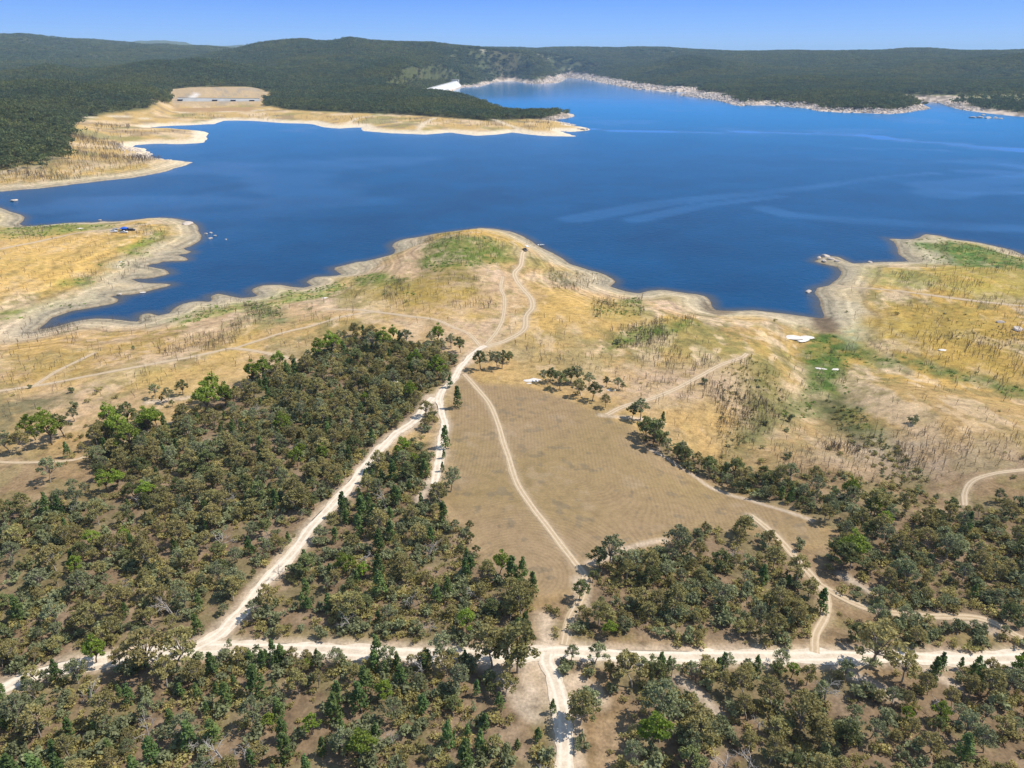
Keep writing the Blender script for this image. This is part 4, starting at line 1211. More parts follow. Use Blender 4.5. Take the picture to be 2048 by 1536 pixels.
MARKS = [((1110, 1306), 'the white crossroads'), ((383, 1296), 'the fork of the white roads'), ((1129, 1500), 'the southern road end'), ((1120, 1215), 'the paddock\'s southern tip'),
         ((1655, 1055), 'the paddock\'s eastern corner'), ((925, 745), 'the paddock\'s top'), ((1638, 1168), 'the bush track fork'), ((1775, 1388), 'the short white firebreak'), ((2010, 1318), 'the main road\'s eastern end'),
         ((10, 1378), 'the main road\'s western end'), ((616, 1062), 'the diagonal road\'s middle'), ((804, 859), 'the diagonal road\'s upper end'), ((110, 970), 'the bare western clearing'),
         ((588, 719), 'the foreshore track\'s wood end'), ((1890, 1010), 'the eastern loop track'), ((700, 1305), 'the thicket-side main road'), ((1400, 955), 'the paddock strip\'s bend'), ((1316, 1313), 'the main road\'s middle')]
MW = W([m[0] for m in MARKS])
SMARKS = [((1050, 500), 'the parked pickup'), ((245, 462), 'the blue camp shelter'), ((1595, 677), 'the eastern white slab'), ((1666, 760), 'the bright gully floor'), ((1300, 665), 'the green bay soak'),
          ((967, 690), 'the foreshore road junction'), ((468, 697), 'the western track junction'), ((68, 772), 'the lower western track junction'), ((1494, 707), 'the eastern track end'), ((1800, 583), 'the eastern headland track'),
          ((1820, 900), 'the dry strip gully'), ((530, 625), 'the little green cove'), ((930, 560), 'the grassy knoll'), ((1213, 830), 'the eastern track foot'), ((350, 660), 'the western inlet head'), ((1930, 700), 'the golden eastern slope'), ((1500, 780), 'the dark drowned thicket'), ((1090, 700), 'the road bend on the neck')]
SMW = W([m[0] for m in SMARKS])


def rank_labels(items, marks, MWs, fmt):
    """items: x, y, colour word -> label that ranks each among its colour by distance to its nearest landmark"""
    A_ = np.array([(t[0], t[1]) for t in items])
    seen_ = in_frame(A_[:, 0], A_[:, 1], HZ(A_[:, 0], A_[:, 1]), 4)
    dd_ = np.hypot(A_[:, 0:1] - MWs[None, :, 0], A_[:, 1:2] - MWs[None, :, 1])
    nearest = dd_.argmin(1)
    out = [None] * len(items)
    groups = {}
    for i_, t in enumerate(items):
        if not seen_[i_]:
            out[i_] = WORD[t[2]] + ' beyond the edge of the view'
            continue
        groups.setdefault((t[2], nearest[i_]), []).append(i_)
    for (kd, k), ids in groups.items():
        ids.sort(key=lambda i_: dd_[i_, k])
        for r_, i_ in enumerate(ids):
            out[i_] = fmt(kd, ('' if r_ == 0 else ordinal(r_ + 1) + ' ') + 'nearest', marks[k][1])
    return out


WORD = {'olive': 'olive brown gum', 'grey': 'grey green gum', 'bright': 'bright green gum', 'dark': 'dark green gum', 'cypress': 'narrow green cypress', 'shrub': 'yellowish low shrub', 'bush': 'grey green rounded bush', 'dead': 'bare grey dead tree', 'drowned': 'leafless brown drowned tree'}
NAME = {'olive': 'gum_tree', 'grey': 'gum_tree', 'bright': 'gum_tree', 'dark': 'gum_tree', 'cypress': 'cypress_pine', 'shrub': 'shrub', 'bush': 'bush', 'dead': 'dead_tree', 'drowned': 'drowned_tree'}
CAT = {'gum_tree': 'tree', 'cypress_pine': 'cypress', 'shrub': 'shrub', 'bush': 'bush', 'dead_tree': 'dead tree', 'drowned_tree': 'dead tree'}
GROUP = {'gum_tree': 'gum trees of the dry bushland', 'cypress_pine': 'cypress pines of the dry bushland', 'shrub': 'shrubs of the undergrowth', 'bush': 'bushes in the clearings and wood edges', 'dead_tree': 'dead grey trees among the living bush', 'drowned_tree': 'drowned trees on the dry foreshore'}


def plant(kd, x, y, h, label, wide=None, z_=None, v=None):
    trunk, crown, _ = KITS[kd][int(rng.integers(len(KITS[kd]))) if v is None else v]
    nm = NAME[kd]
    s = h / BASEH[kd]
    e = bpy.data.objects.new(nm, None); COL.objects.link(e)
    e.empty_display_size = .5
    e.location = (x, y, float(HZ(x, y)) if z_ is None else z_)
    e.rotation_euler = (0, 0, rng.uniform(0, 6.28))
    wd = s * (rng.uniform(.92, 1.25) if wide is None else wide)
    e.scale = (wd, wd, s)
    e['label'] = label; e['category'] = CAT[nm]; e['group'] = GROUP[nm]
    for pn, me_ in (('trunk' if kd not in ('shrub', 'bush') else 'stem', trunk), ('branch_crown' if kd in ('dead', 'drowned') else 'crown' if kd not in ('shrub', 'bush') else 'foliage', crown)):
        o = bpy.data.objects.new(pn, me_); COL.objects.link(o); o.parent = e
    return e


def show_score(t, h):
    x, y = np.array([q[0] for q in t]), np.array([q[1] for q in t])
    z_ = HZ(x, y)
    px, py, d = project(x, y, z_ + h * .6)
    s = h / d
    s = np.where(~in_frame(x, y, z_, 4), -1, s)
    return s


def rest_scatter(name, kinds, items, label, category):
    meshes, base_i = [], {}
    for k in kinds:
        base_i[k] = len(meshes)
        meshes += [q[2] for q in KITS[k]]
    x = np.array([t[0] for t in items]); y = np.array([t[1] for t in items])
    s = np.array([t[3] / BASEH[t[2]] for t in items])
    var = np.array([base_i[t[2]] + rng.integers(len(KITS[t[2]])) for t in items])
    wd = rng.uniform(.95, 1.3, len(items))
    return scatter(name, meshes, np.stack([x, y, HZ(x, y)], 1), var, s * wd, rng.uniform(0, 6.28, len(items)), label, category, zs=1 / wd)


# gums and cypresses: the largest in view one by one, the rest as one mass
labels = rank_labels(trees, MARKS, MW, lambda kd, r_, m: '%s, %s of its kind to %s' % (WORD[kd], r_, m))
for l in lone:
    plant(l[2], l[0], l[1], l[3], l[4], wide=1.12 if l[2] != 'cypress' else 1.05)
sc_ = show_score(trees, np.array([t[3] for t in trees]))
rest = []
for fam in (('olive', 'grey', 'bright', 'dark'), ('cypress',), ('dead',)):
    ids = [i for i, t in enumerate(trees) if t[2] in fam]
    ids.sort(key=lambda i: -sc_[i])
    nl_ = sum(1 for l in lone if l[2] in fam)
    k = 300 - nl_
    for n_, i in enumerate(ids):
        t = trees[i]
        if n_ < k and sc_[i] > 0:
            plant(t[2], t[0], t[1], t[3], labels[i])
        else:
            rest.append(t)
rest_scatter('bushland', KINDS5 + ['dead'], rest, 'mixed gum and cypress bush filling the woods around the white roads', 'bushland')

# undergrowth
ux, uy = jitter_grid(-320, 320, 38, 400, 1.9)
uz = HZ(ux, uy)
m = in_frame(ux, uy, uz, 380)
ux, uy = ux[m], uy[m]
wood_ = np.zeros(ux.shape, bool)
for P in WPOLY.values():
    wood_ |= inside(ux, uy, P)
pn_ = fbm(ux, uy, 15, 221, 3)
fieldi = sdist(ux, uy, FPOLY)
prob = np.where(wood_, .72, .10) * np.where(pn_ > .5, 1.3, .5)
wdist = np.full(ux.shape, -1e9)
for P in WPOLY.values():
    wdist = np.maximum(wdist, sdist(ux, uy, P))
prob = np.where((uy < 150) & ~wood_, .30 * np.where(pn_ > .5, 1.4, .4), prob)
prob = np.where((uy >= 150) & (wdist < -9), prob * .10, prob)
prob = np.where(fieldi > -1, .0, prob)
prob = np.where((DL(ux, uy) < 45) | ((uy > 250) & ~wood_), prob * .05, prob)
m = (rng.random(ux.size) < prob) & (road_clear(ux, uy) > .5)
ux, uy = ux[m], uy[m]
und = []
for x_, y_, q in zip(ux, uy, rng.random(ux.size)):
    if q < .30:
        und.append((x_, y_, 'bush', rng.uniform(1.3, 3.2)))
    else:
        und.append((x_, y_, 'shrub', rng.uniform(.6, 1.9)))
for pts, n_, a_, b_ in (([(1650, 800), (1715, 815), (1780, 885), (1850, 950), (1860, 1010), (1790, 990), (1700, 890)], 170, .7, 2.0), ([(1440, 740), (1500, 715), (1560, 760), (1575, 830), (1500, 880), (1450, 920), (1435, 830)], 150, .6, 1.6),
                        ([(1560, 950), (1750, 960), (1880, 985), (1860, 1025), (1760, 1015)], 90, .8, 2.4), ([(1180, 600), (1285, 595), (1285, 632), (1190, 636)], 60, .5, 1.2), ([(1220, 690), (1260, 660), (1330, 650), (1300, 680), (1230, 702)], 70, .5, 1.2),
                        ([(1100, 540), (1200, 545), (1225, 560), (1110, 578)], 60, .5, 1.1), ([(1880, 620), (2048, 650), (2048, 700), (1900, 680)], 60, .6, 1.4), ([(490, 610), (560, 606), (570, 650), (500, 650)], 40, .5, 1.3)):
    P = W(pts); lo, hi = P.min(0), P.max(0)
    x_ = rng.uniform(lo[0], hi[0], n_ * 6); y_ = rng.uniform(lo[1], hi[1], n_ * 6)
    m = inside(x_, y_, P) & (DL(x_, y_) > 5)
    und += [(p_, q_, 'bush' if rng.random() < .4 else 'shrub', rng.uniform(a_, b_) * .62) for p_, q_ in zip(x_[m][:n_], y_[m][:n_])]
fxs = W([(p[0], p[1]) for p in ((1128, 1345), (1180, 1352), (560, 1045), (540, 1040), (640, 1130), (665, 1115), (1745, 1330), (1712, 1195), (1600, 1090), (1225, 1385), (170, 1020), (190, 1010), (700, 1115))])
und += [(w[0], w[1], 'bush', 2.2) for w in fxs]
ulab = rank_labels(und, MARKS, MW, lambda kd, r_, m: '%s, %s of its kind to %s' % (WORD[kd], r_, m))
nearw = np.array([min(((t[0] - 0) ** 2), 1e9) for t in und])
# the ones that stand clear of the trees show largest
ta = np.array([(t[0], t[1]) for t in trees] + [(l[0], l[1]) for l in lone])
usc = show_score(und, np.array([t[3] for t in und]))
clear = np.array([np.sqrt(np.min((ta[:, 0] - t[0]) ** 2 + (ta[:, 1] - t[1]) ** 2)) for t in und])
usc = np.where(clear < 3.0, usc * .3, usc)
rest = []
for kd, cap in (('bush', 260), ('shrub', 260)):
    ids = sorted([i for i, t in enumerate(und) if t[2] == kd], key=lambda i: -usc[i])
    for n_, i in enumerate(ids):
        t = und[i]
        if n_ < cap and usc[i] > 0:
            plant(t[2], t[0], t[1], t[3], ulab[i])
        else:
            rest.append(t)
print('undergrowth', len(und))
rest_scatter('undergrowth', ['bush', 'shrub'], rest, 'scrubby yellow green undergrowth between the trees', 'undergrowth')

# green regrowth with some height on the damp ground
L_TUFT = leaf_mat('green_tuft_leaves', (.17, .26, .06), (.24, .32, .09), (.28, .28, .09))
KITS['tuft'] = kit(shrub, [37, 38, 39], L_TUFT, BARK, 'tuft', h=.5, w=1.5, n=70, size=.17)
BASEH['tuft'] = .5
tf = []
for pts, c, amt, soft, warp in PAINT:
    if not (c[1] > c[0] and c[1] > .12):
        continue
    P = W(pts); lo, hi = P.min(0), P.max(0)
    n_ = int(min((hi[0] - lo[0]) * (hi[1] - lo[1]) / 7.0, 1500))
    x_ = rng.uniform(lo[0], hi[0], n_); y_ = rng.uniform(lo[1], hi[1], n_)
    m = inside(x_, y_, P) & (fbm(x_, y_, 6, 341, 3) > .50) & (DL(x_, y_) > 3)
    tf += [(p_, q_, 'tuft', rng.uniform(.16, .48)) for p_, q_ in zip(x_[m], y_[m])]
print('tufts', len(tf))
rest_scatter('green_grass', ['tuft'], tf, 'fresh green grass and reeds on the damp ground by the lake', 'grass')

# drowned trees
DZ = [([(1215, 690), (1235, 655), (1330, 640), (1395, 635), (1385, 665), (1300, 690), (1235, 702)], 240), ([(1180, 600), (1285, 592), (1290, 632), (1185, 638)], 130),
      ([(1440, 730), (1500, 712), (1565, 760), (1575, 830), (1500, 875), (1450, 920), (1425, 830)], 330), ([(1785, 860), (1850, 845), (1855, 945), (1790, 945)], 80),
      ([(300, 690), (420, 650), (490, 640), (470, 700), (350, 740)], 170), ([(485, 612), (560, 605), (565, 650), (495, 652)], 90), ([(770, 560), (960, 560), (1000, 620), (760, 630)], 210), ([(850, 480), (1010, 485), (1010, 540), (840, 545)], 200),
      ([(1095, 538), (1190, 545), (1225, 570), (1110, 590)], 110), ([(1780, 545), (2048, 570), (2048, 640), (1850, 630)], 210), ([(1820, 640), (2060, 650), (2060, 790), (1850, 740)], 260), ([(1680, 860), (2060, 880), (2060, 960), (1750, 960)], 150),
      ([(1540, 890), (1760, 890), (1760, 980), (1560, 960)], 160), ([(1280, 660), (1440, 690), (1440, 800), (1250, 760)], 240), ([(60, 640), (160, 650), (140, 668), (20, 680)], 70), ([(30, 450), (110, 455), (110, 480), (30, 480)], 90),
      ([(270, 448), (330, 460), (330, 490), (270, 480)], 60), ([(140, 510), (300, 510), (300, 560), (130, 570)], 90), ([(1000, 620), (1240, 660), (1240, 760), (1040, 720)], 90), ([(1840, 490), (2048, 500), (2048, 560), (1850, 540)], 160),
      ([(0, 470), (330, 470), (300, 600), (0, 640)], 110), ([(-40, 660), (700, 560), (960, 640), (700, 660), (400, 760), (200, 830), (-40, 900)], 420), ([(1240, 760), (1700, 690), (1700, 960), (1450, 940), (1300, 850)], 300), ([(1700, 560), (2060, 600), (2060, 900), (1700, 860)], 240),
      ([(1770, 478), (1730, 470), (1790, 482)], 14), ([(1035, 460), (1075, 485), (1060, 492), (1040, 475)], 12), ([(700, 520), (860, 470), (860, 480), (720, 545)], 14)]
dr = []
for pts, n in DZ:
    P = W(pts)
    lo, hi = P.min(0), P.max(0)
    x_ = rng.uniform(lo[0], hi[0], n * 12); y_ = rng.uniform(lo[1], hi[1], n * 12)
    cl = fbm(x_, y_, 16, 231, 2)
    m = inside(x_, y_, P) & (rng.random(x_.size) < np.where(cl > .52, 1, .15))
    n = int(n * 1.5)
    x_, y_ = x_[m][:n], y_[m][:n]
    m = (DL(x_, y_) > 4) & (road_clear(x_, y_) > .6)
    dr += [(a_, b_, 'drowned', rng.uniform(1.4, 4.2)) for a_, b_ in zip(x_[m], y_[m])]
for (px_, py_) in ((428, 577), (330, 614)):
    w = plane(px_, py_ + 2, 0)
drl = rank_labels(dr, SMARKS, SMW, lambda kd, r_, m: '%s, %s of its kind to %s' % (WORD[kd], r_, m))
dsc = show_score(dr, np.array([t[3] for t in dr]))
ids = sorted(range(len(dr)), key=lambda i: -dsc[i])
rest = []
for n_, i in enumerate(ids):
    t = dr[i]
    if n_ < 298 and dsc[i] > 0:
        plant('drowned', t[0], t[1], t[3], drl[i], wide=.8)
    else:
        rest.append(t)
print('drowned', len(dr))
rest_scatter('drowned_woodland', ['drowned'], rest, 'thousands of thin drowned trunks over the dry foreshore', 'dead woodland')
px_, py_ = plane(428, 579, 0)
plant('drowned', float(px_), float(py_), 3.2, 'drowned trunk standing alone in the blue western inlet', z_=0.0)

# ------------------------------------------------------------------ far forest
el = (Z + 9 - CAM_Z) / RG
runmax = np.maximum.accumulate(np.vstack([np.full((1, NA), -9.0), el[:-1]]), 0)
# (ground hidden well behind a nearer crest gets no trees)
cellA = (RG[1:, :-1] - RG[:-1, :-1]) * RG[:-1, :-1] * (AZ[1] - AZ[0])
s_ = np.maximum(8.5, RG * .0046)
vis = (el >= runmax - .008)
dens = treem * vis * (RG < 8600) * (np.abs(AG) < R(42)) / s_ ** 2
ed = dens[:-1, :-1] * cellA
pts_, size_ = [], []
cnt = rng.poisson(ed)
jj, ii = np.nonzero(cnt)
rep = np.repeat(np.arange(len(jj)), cnt[jj, ii])
J, I = jj[rep], ii[rep]
ra = RR[J] + rng.random(len(J)) * (RR[J + 1] - RR[J]); aaz = AZ[I] + rng.random(len(J)) * (AZ[1] - AZ[0])
fx, fy = ra * np.sin(aaz), ra * np.cos(aaz)
# bare shore dotted with dead and living trees
fz = HZ(fx, fy)
fs = np.maximum(8.5, ra * .0046) * rng.uniform(1.15, 1.8, len(ra))
hgt = np.clip(fs * .95, 7, 17)
print('far forest', len(fx))
scatter('hillside_forest', FARK, np.stack([fx, fy, fz - .6], 1), rng.integers(4, size=len(fx)), fs, rng.uniform(0, 6.28, len(fx)), 'dark green eucalypt forest covering the hills behind the lake', 'forest', zs=hgt / fs)

# thickets of dark drowned trees on the far western shore
DZ2 = [([(120, 300), (130, 272), (250, 285), (240, 312), (150, 320)], 500), ([(100, 330), (230, 312), (330, 318), (280, 340), (120, 345)], 420), ([(180, 256), (190, 248), (262, 250), (258, 260)], 160), ([(130, 275), (200, 262), (190, 282)], 120),
       ([(350, 228), (560, 228), (560, 240), (360, 238)], 150), ([(540, 232), (980, 240), (1130, 250), (1100, 262), (720, 252)], 420), ([(980, 232), (1140, 232), (1150, 248), (1000, 246)], 420), ([(0, 345), (230, 335), (200, 358), (0, 372)], 260), ([(135, 262), (300, 262), (380, 266), (160, 285)], 120)]
fd = []
for pts, n in DZ2:
    P = W(pts); lo, hi = P.min(0), P.max(0)
    x_ = rng.uniform(lo[0], hi[0], n * 10); y_ = rng.uniform(lo[1], hi[1], n * 10)
    m = inside(x_, y_, P) & (rng.random(x_.size) < np.where(fbm(x_, y_, 50, 241, 2) > .5, 1, .25))
    x_, y_ = x_[m][:n], y_[m][:n]
    m = DL(x_, y_) > 4
    fd += [(a_, b_, 'drowned', rng.uniform(4.5, 8)) for a_, b_ in zip(x_[m], y_[m])]
rest_scatter('drowned_thicket', ['drowned'], fd, 'grey brown drowned thickets on the far western shore', 'dead woodland')

# ------------------------------------------------------------------ boulders
def rock(seed, flat=.6):
    g = np.random.default_rng(seed)
    import bmesh
    bm = bmesh.new(); bmesh.ops.create_icosphere(bm, subdivisions=2, radius=.5)
    dirs = g.normal(size=(9, 3)); dirs /= np.linalg.norm(dirs, axis=1)[:, None]; cut = g.uniform(.26, .42, 9)
    for v in bm.verts:
        p = np.array(v.co)
        for d_, c_ in zip(dirs, cut):
            k = p @ d_ - c_
            if k > 0:
                p = p - d_ * k * .9
        v.co = p * np.array([1.25, 1, flat * 1.2]) + g.normal(size=3) * .012
    me_ = bpy.data.meshes.new('boulder'); bm.to_mesh(me_); bm.free()
    me_.materials.append(M_ROCK)
    return me_


M_ROCK = simple('pale_granite', (.56, .47, .39), .85, .35, 1.2)
M_WHITE = simple('bleached_granite', (.70, .64, .57), .8, .2, .8)
ROCKS = [rock(71 + i) for i in range(6)]
SLAB = [rock(91 + i, .22) for i in range(4)]
SHORES = [([(1000, 164), (1074, 167), (1119, 163), (1134, 155), (1174, 158), (1234, 168), (1304, 178), (1394, 183)], 70, 700, 6, 13), ([(1366, 189), (1414, 195), (1454, 203), (1474, 209), (1574, 211), (1624, 216), (1724, 223), (1809, 223), (1850, 216)], 62, 1100, 4, 10),
          ([(930, 172), (960, 172), (1000, 164)], 40, 160, 5, 10), ([(1874, 204), (1914, 216), (1949, 221)], 30, 120, 4, 8), ([(1100, 240), (1144, 233), (1149, 249), (1120, 243)], 22, 140, 2, 5), ([(0, 355), (100, 345), (230, 335)], 26, 240, 1.5, 4), ([(880, 190), (945, 200)], 20, 60, 4, 7), ([(130, 310), (250, 300), (330, 315)], 34, 160, 1.5, 4)]
rk = []
for pts, wd, n, s0, s1 in SHORES:
    C = smooth_line(np.stack(plane([p[0] for p in pts], [p[1] for p in pts], 2), 1), 10)
    q = C[rng.integers(len(C), size=n * 3)] + rng.normal(size=(n * 3, 2)) * wd * .55
    d_ = DL(q[:, 0], q[:, 1])
    q = q[(d_ > -2) & (d_ < wd)][:n]
    rk += [(a_, b_, rng.uniform(s0, s1)) for a_, b_ in q]
rk = np.array(rk)
scatter('boulders', ROCKS, np.stack([rk[:, 0], rk[:, 1], np.maximum(HZ(rk[:, 0], rk[:, 1]), 0) + .1], 1), rng.integers(6, size=len(rk)), rk[:, 2], rng.uniform(0, 6.28, len(rk)), 'pale tumbled granite boulders along the far shorelines', 'boulders')

RK = [((28, 402), 6, 'white boulder alone in the water off the western shore'), ((1616, 584), 3.6, 'white boulder just off the eastern bay shore'), ((412, 468), 2.6, 'pale rock in the shallows off the camp point'), ((422, 466), 2.4, 'larger pale rock furthest along the camp point reef'),
      ((430, 472), 2.4, 'pale rock at the near side of the camp point reef'), ((421, 477), 2.6, 'low rock nearest the shore of the camp point reef'), ((452, 479), 1.8, 'tiny rock at the outer end of the camp point reef'),
      ((375, 449), 7, 'pale slab at the tip of the camp point'), ((200, 441), 2.6, 'pale rock at the waterline above the camp'), ((1638, 517), 4, 'brown rock at the end of the eastern rocky spit'), ((1650, 514), 5, 'larger pale rock on the eastern rocky spit'), ((1662, 519), 4, 'pale rock at the base of the eastern rocky spit'), ((1648, 522), 3.5, 'low rock on the near side of the rocky spit'), ((1674, 523), 3, 'small rock where the rocky spit meets the beach'),
      ((1740, 525), 3, 'pale rock on the narrow beach east of the spit'), ((1945, 236), 12, 'westernmost boulder of the far rocky islet'), ((1960, 236), 13, 'second boulder of the far rocky islet from the west'), ((1975, 237), 12, 'middle boulder of the far rocky islet'), ((1990, 237), 12, 'boulder east of the middle one on the far islet'), ((2001, 238), 9, 'easternmost boulder of the far rocky islet'), ((1966, 231), 9, 'boulder at the back of the far rocky islet'),
      ((1166, 260), 9, 'pale boulder off the tip of the middle peninsula'), ((1174, 259), 7, 'outermost boulder off the middle peninsula tip'), ((1158, 258), 7, 'boulder nearest the tip of the middle peninsula'), ((1130, 224), 5, 'small dark boulder north of the middle peninsula'), ((239, 590), 2.5, 'pale rock on the inner western inlet shore'), ((2036, 660), 5, 'white boulder on the golden eastern slope'), ((2000, 645), 3, 'pale boulder beside dark scrub on the eastern slope')]
for (p, s, lb) in RK:
    x_, y_ = plane(p[0], p[1], 0) if float(DL(*plane(p[0], p[1], 0))) < 3 else p2w(np.array([p[0]]), np.array([p[1]]))
    x_, y_ = float(np.ravel(x_)[0]), float(np.ravel(y_)[0])
    o = link('boulder', ROCKS[int(rng.integers(6))], label=lb, category='boulder', group='boulders in and by the water')
    o.location = (x_, y_, max(float(HZ(x_, y_)), 0) + s * .08); o.scale = (s * 1.1, s * .9, s * .8); o.rotation_euler = (0, 0, rng.uniform(0, 6))
for me_ in SLAB:
    me_.materials[0] = M_WHITE
SL = [((1058, 762), 3.6, 'white rock slab above the paddock, western of the two'), ((1070, 760), 4.2, 'white rock slab above the paddock, eastern of the two'), ((1058, 767), 1.6, 'small white slab below the pair above the paddock'), ((1222, 780), 2.8, 'small white slab between two dark trees east of the grove'),
      ((1583, 676), 9, 'western lobe of the white slab by the green gully'), ((1597, 679), 9, 'broad middle of the white slab by the green gully'), ((1611, 676), 7, 'eastern lobe of the white slab by the green gully'), ((1636, 737), 2.4, 'pinkish slab inside the green gully'), ((1648, 738), 2.2, 'second pinkish slab inside the green gully'), ((1671, 739), 3, 'small pale slab on the gully edge'),
      ((240, 524), 3, 'pale slab on the western peninsula'), ((285, 585), 3, 'white slab at the waterline of the western inlet'), ((790, 763), 3, 'pale slab inside the west wood'), ((1885, 700), 3, 'pale slab on the golden eastern slope'), ((160, 457), 4, 'pale slab beside the camp track'), ((650, 596), 3, 'pale slab above the little green cove')]
for (p, s, lb) in SL:
    w = W([p])[0]
    o = link('rock_slab', SLAB[int(rng.integers(4))], label=lb, category='rock slab', group='bleached rock slabs on the ground')
    o.location = (w[0], w[1], float(HZ(*w)) + .05); o.scale = (s * 1.1, s * .8, s * .6); o.rotation_euler = (0, 0, rng.uniform(-.3, .3))

# ------------------------------------------------------------------ built things
def paint(name, c, rough=.4, spec=.5, metal=0):
    return simple(name, c, rough, .06, 3.0, metal, spec)


P_WHITE = paint('white_vehicle_paint', (.80, .80, .79))
P_DARK = paint('charcoal_vehicle_paint', (.035, .037, .045))
P_BLUE = paint('blue_canvas', (.02, .11, .52), .7, .2)
P_GLASS = paint('dark_car_glass', (.02, .025, .03), .08, .6)
P_TYRE = paint('black_rubber', (.02, .02, .02), .9, .1)
P_STEEL = paint('galvanised_steel', (.45, .46, .47), .45, .5, .6)
P_CONC = simple('pale_concrete', (.47, .46, .43), .85, .16, .05)
P_CONC2 = simple('dam_concrete_face', (.60, .585, .55), .85, .14, .03)
P_SLOT = simple('dark_gate_slot', (.05, .06, .08), .6, .1, .1)
P_ASPH = simple('crest_road', (.20, .20, .21), .9, .1, .1)
P_RED = paint('red_lamp_plastic', (.5, .02, .02), .3)
P_LAMP = paint('clear_lamp_plastic', (.75, .75, .72), .2)


class Poly:
    def __init__(s):
        s.v = []; s.f = []

    def extrude(s, prof, w, taper=0.0, ztap=None, y0=0.0):
        """side profile (x,z) extruded across y; the part above ztap narrows"""
        n = len(prof); o = len(s.v)
        for sg in (-1, 1):
            for (x, z) in prof:
                k = w / 2 - (taper * max(0, z - ztap) if ztap is not None else 0)
                s.v.append((x, y0 + sg * k, z))
        s.f.append([o + i for i in range(n)]); s.f.append([o + n + i for i in reversed(range(n))])
        for i in range(n):
            j = (i + 1) % n
            s.f.append([o + i, o + n + i, o + n + j, o + j][::-1])
        return s

    def box(s, x0, x1, y0, y1, z0, z1):
        return s.extrude([(x0, z0), (x1, z0), (x1, z1), (x0, z1)], y1 - y0, y0=(y0 + y1) / 2)

    def cyl(s, c, r, w, n=14):
        prof = [(c[0] + r * math.cos(2 * math.pi * i / n), c[2] + r * math.sin(2 * math.pi * i / n)) for i in range(n)]
        return s.extrude(prof, w, y0=c[1])

    def build(s, name, mat, parent=None, bevel=0, **props):
        me_ = bpy.data.meshes.new(name); me_.from_pydata(s.v, [], s.f); me_.update()
        import bmesh
        bm = bmesh.new(); bm.from_mesh(me_); bmesh.ops.recalc_face_normals(bm, faces=bm.faces)
        if bevel:
            bmesh.ops.bevel(bm, geom=list(bm.edges), offset=bevel, segments=2, affect='EDGES', clamp_overlap=True)
        bm.to_mesh(me_); bm.free()
        return link(name, me_, mat, parent, **props)


def thing(name, label, cat, loc, rz, group=None):
    e = bpy.data.objects.new(name, None); COL.objects.link(e); e.location = loc; e.rotation_euler = (0, 0, rz)
    e['label'] = label; e['category'] = cat
    if group:
        e['group'] = group
    return e


def wheels(t, xs, r=.38, w=.26, track=.78):
    for x in xs:
        for sg in (-1, 1):
            wl = Poly().cyl((x, sg * track, r), r, w).build('wheel', P_TYRE, t, .03)
            Poly().cyl((x, sg * (track + .005), r), r * .55, w + .02, 10).build('rim', P_STEEL, wl)


def car(kind, paintm, label, loc, rz, cat):
    t = thing('parked_' + kind, label, cat, loc, rz)
    if kind == 'pickup':
        Poly().extrude([(-2.6, .5), (2.55, .45), (2.65, .75), (2.55, 1.0), (1.35, 1.12), (-.55, 1.12), (-.6, .80), (-2.6, .80)], 1.86).build('body', paintm, t, .05)
        Poly().extrude([(1.3, 1.08), (.62, 1.74), (-.45, 1.76), (-.60, 1.08)], 1.74, .22, 1.1).build('cab', paintm, t, .04)
        Poly().box(-2.55, -.65, -.93, -.87, .8, 1.15).box(-2.55, -.65, .87, .93, .8, 1.15).box(-2.6, -2.54, -.93, .93, .8, 1.15).build('tray', P_STEEL, t)
        Poly().extrude([(1.22, 1.16), (.68, 1.68), (.60, 1.68), (1.10, 1.16)], 1.56).build('windscreen', P_GLASS, t)
    else:
        Poly().extrude([(-2.35, .45), (2.35, .42), (2.42, .72), (2.3, 1.0), (1.2, 1.12), (-2.3, 1.12), (-2.38, .8)], 1.88).build('body', paintm, t, .05)
        Poly().extrude([(1.2, 1.08), (.55, 1.80), (-2.0, 1.82), (-2.3, 1.08)], 1.78, .20, 1.1).build('cabin', paintm, t, .05)
        Poly().extrude([(1.12, 1.16), (.60, 1.72), (.52, 1.72), (1.0, 1.16)], 1.56).build('windscreen', P_GLASS, t)
        Poly().box(-1.9, .4, -.6, .6, 1.86, 1.92).build('roof_rack', P_STEEL, t)
    for sg in (-1, 1):
        Poly().extrude([(.95, 1.16), (.55, 1.66), (-.35 if kind == 'pickup' else -1.85, 1.66), (-.42 if kind == 'pickup' else -2.05, 1.16)], .02, y0=sg * .845).build('side_window', P_GLASS, t)
        Poly().box(2.52 if kind == 'pickup' else 2.28, 2.62 if kind == 'pickup' else 2.40, sg * .72 - .16, sg * .72 + .16, .74, .90).build('headlight', P_LAMP, t)
        Poly().box(-2.66 if kind == 'pickup' else -2.42, -2.58 if kind == 'pickup' else -2.32, sg * .8 - .1, sg * .8 + .1, .62, .8).build('tail_light', P_RED, t)
    wheels(t, (1.65, -1.55))
    return t


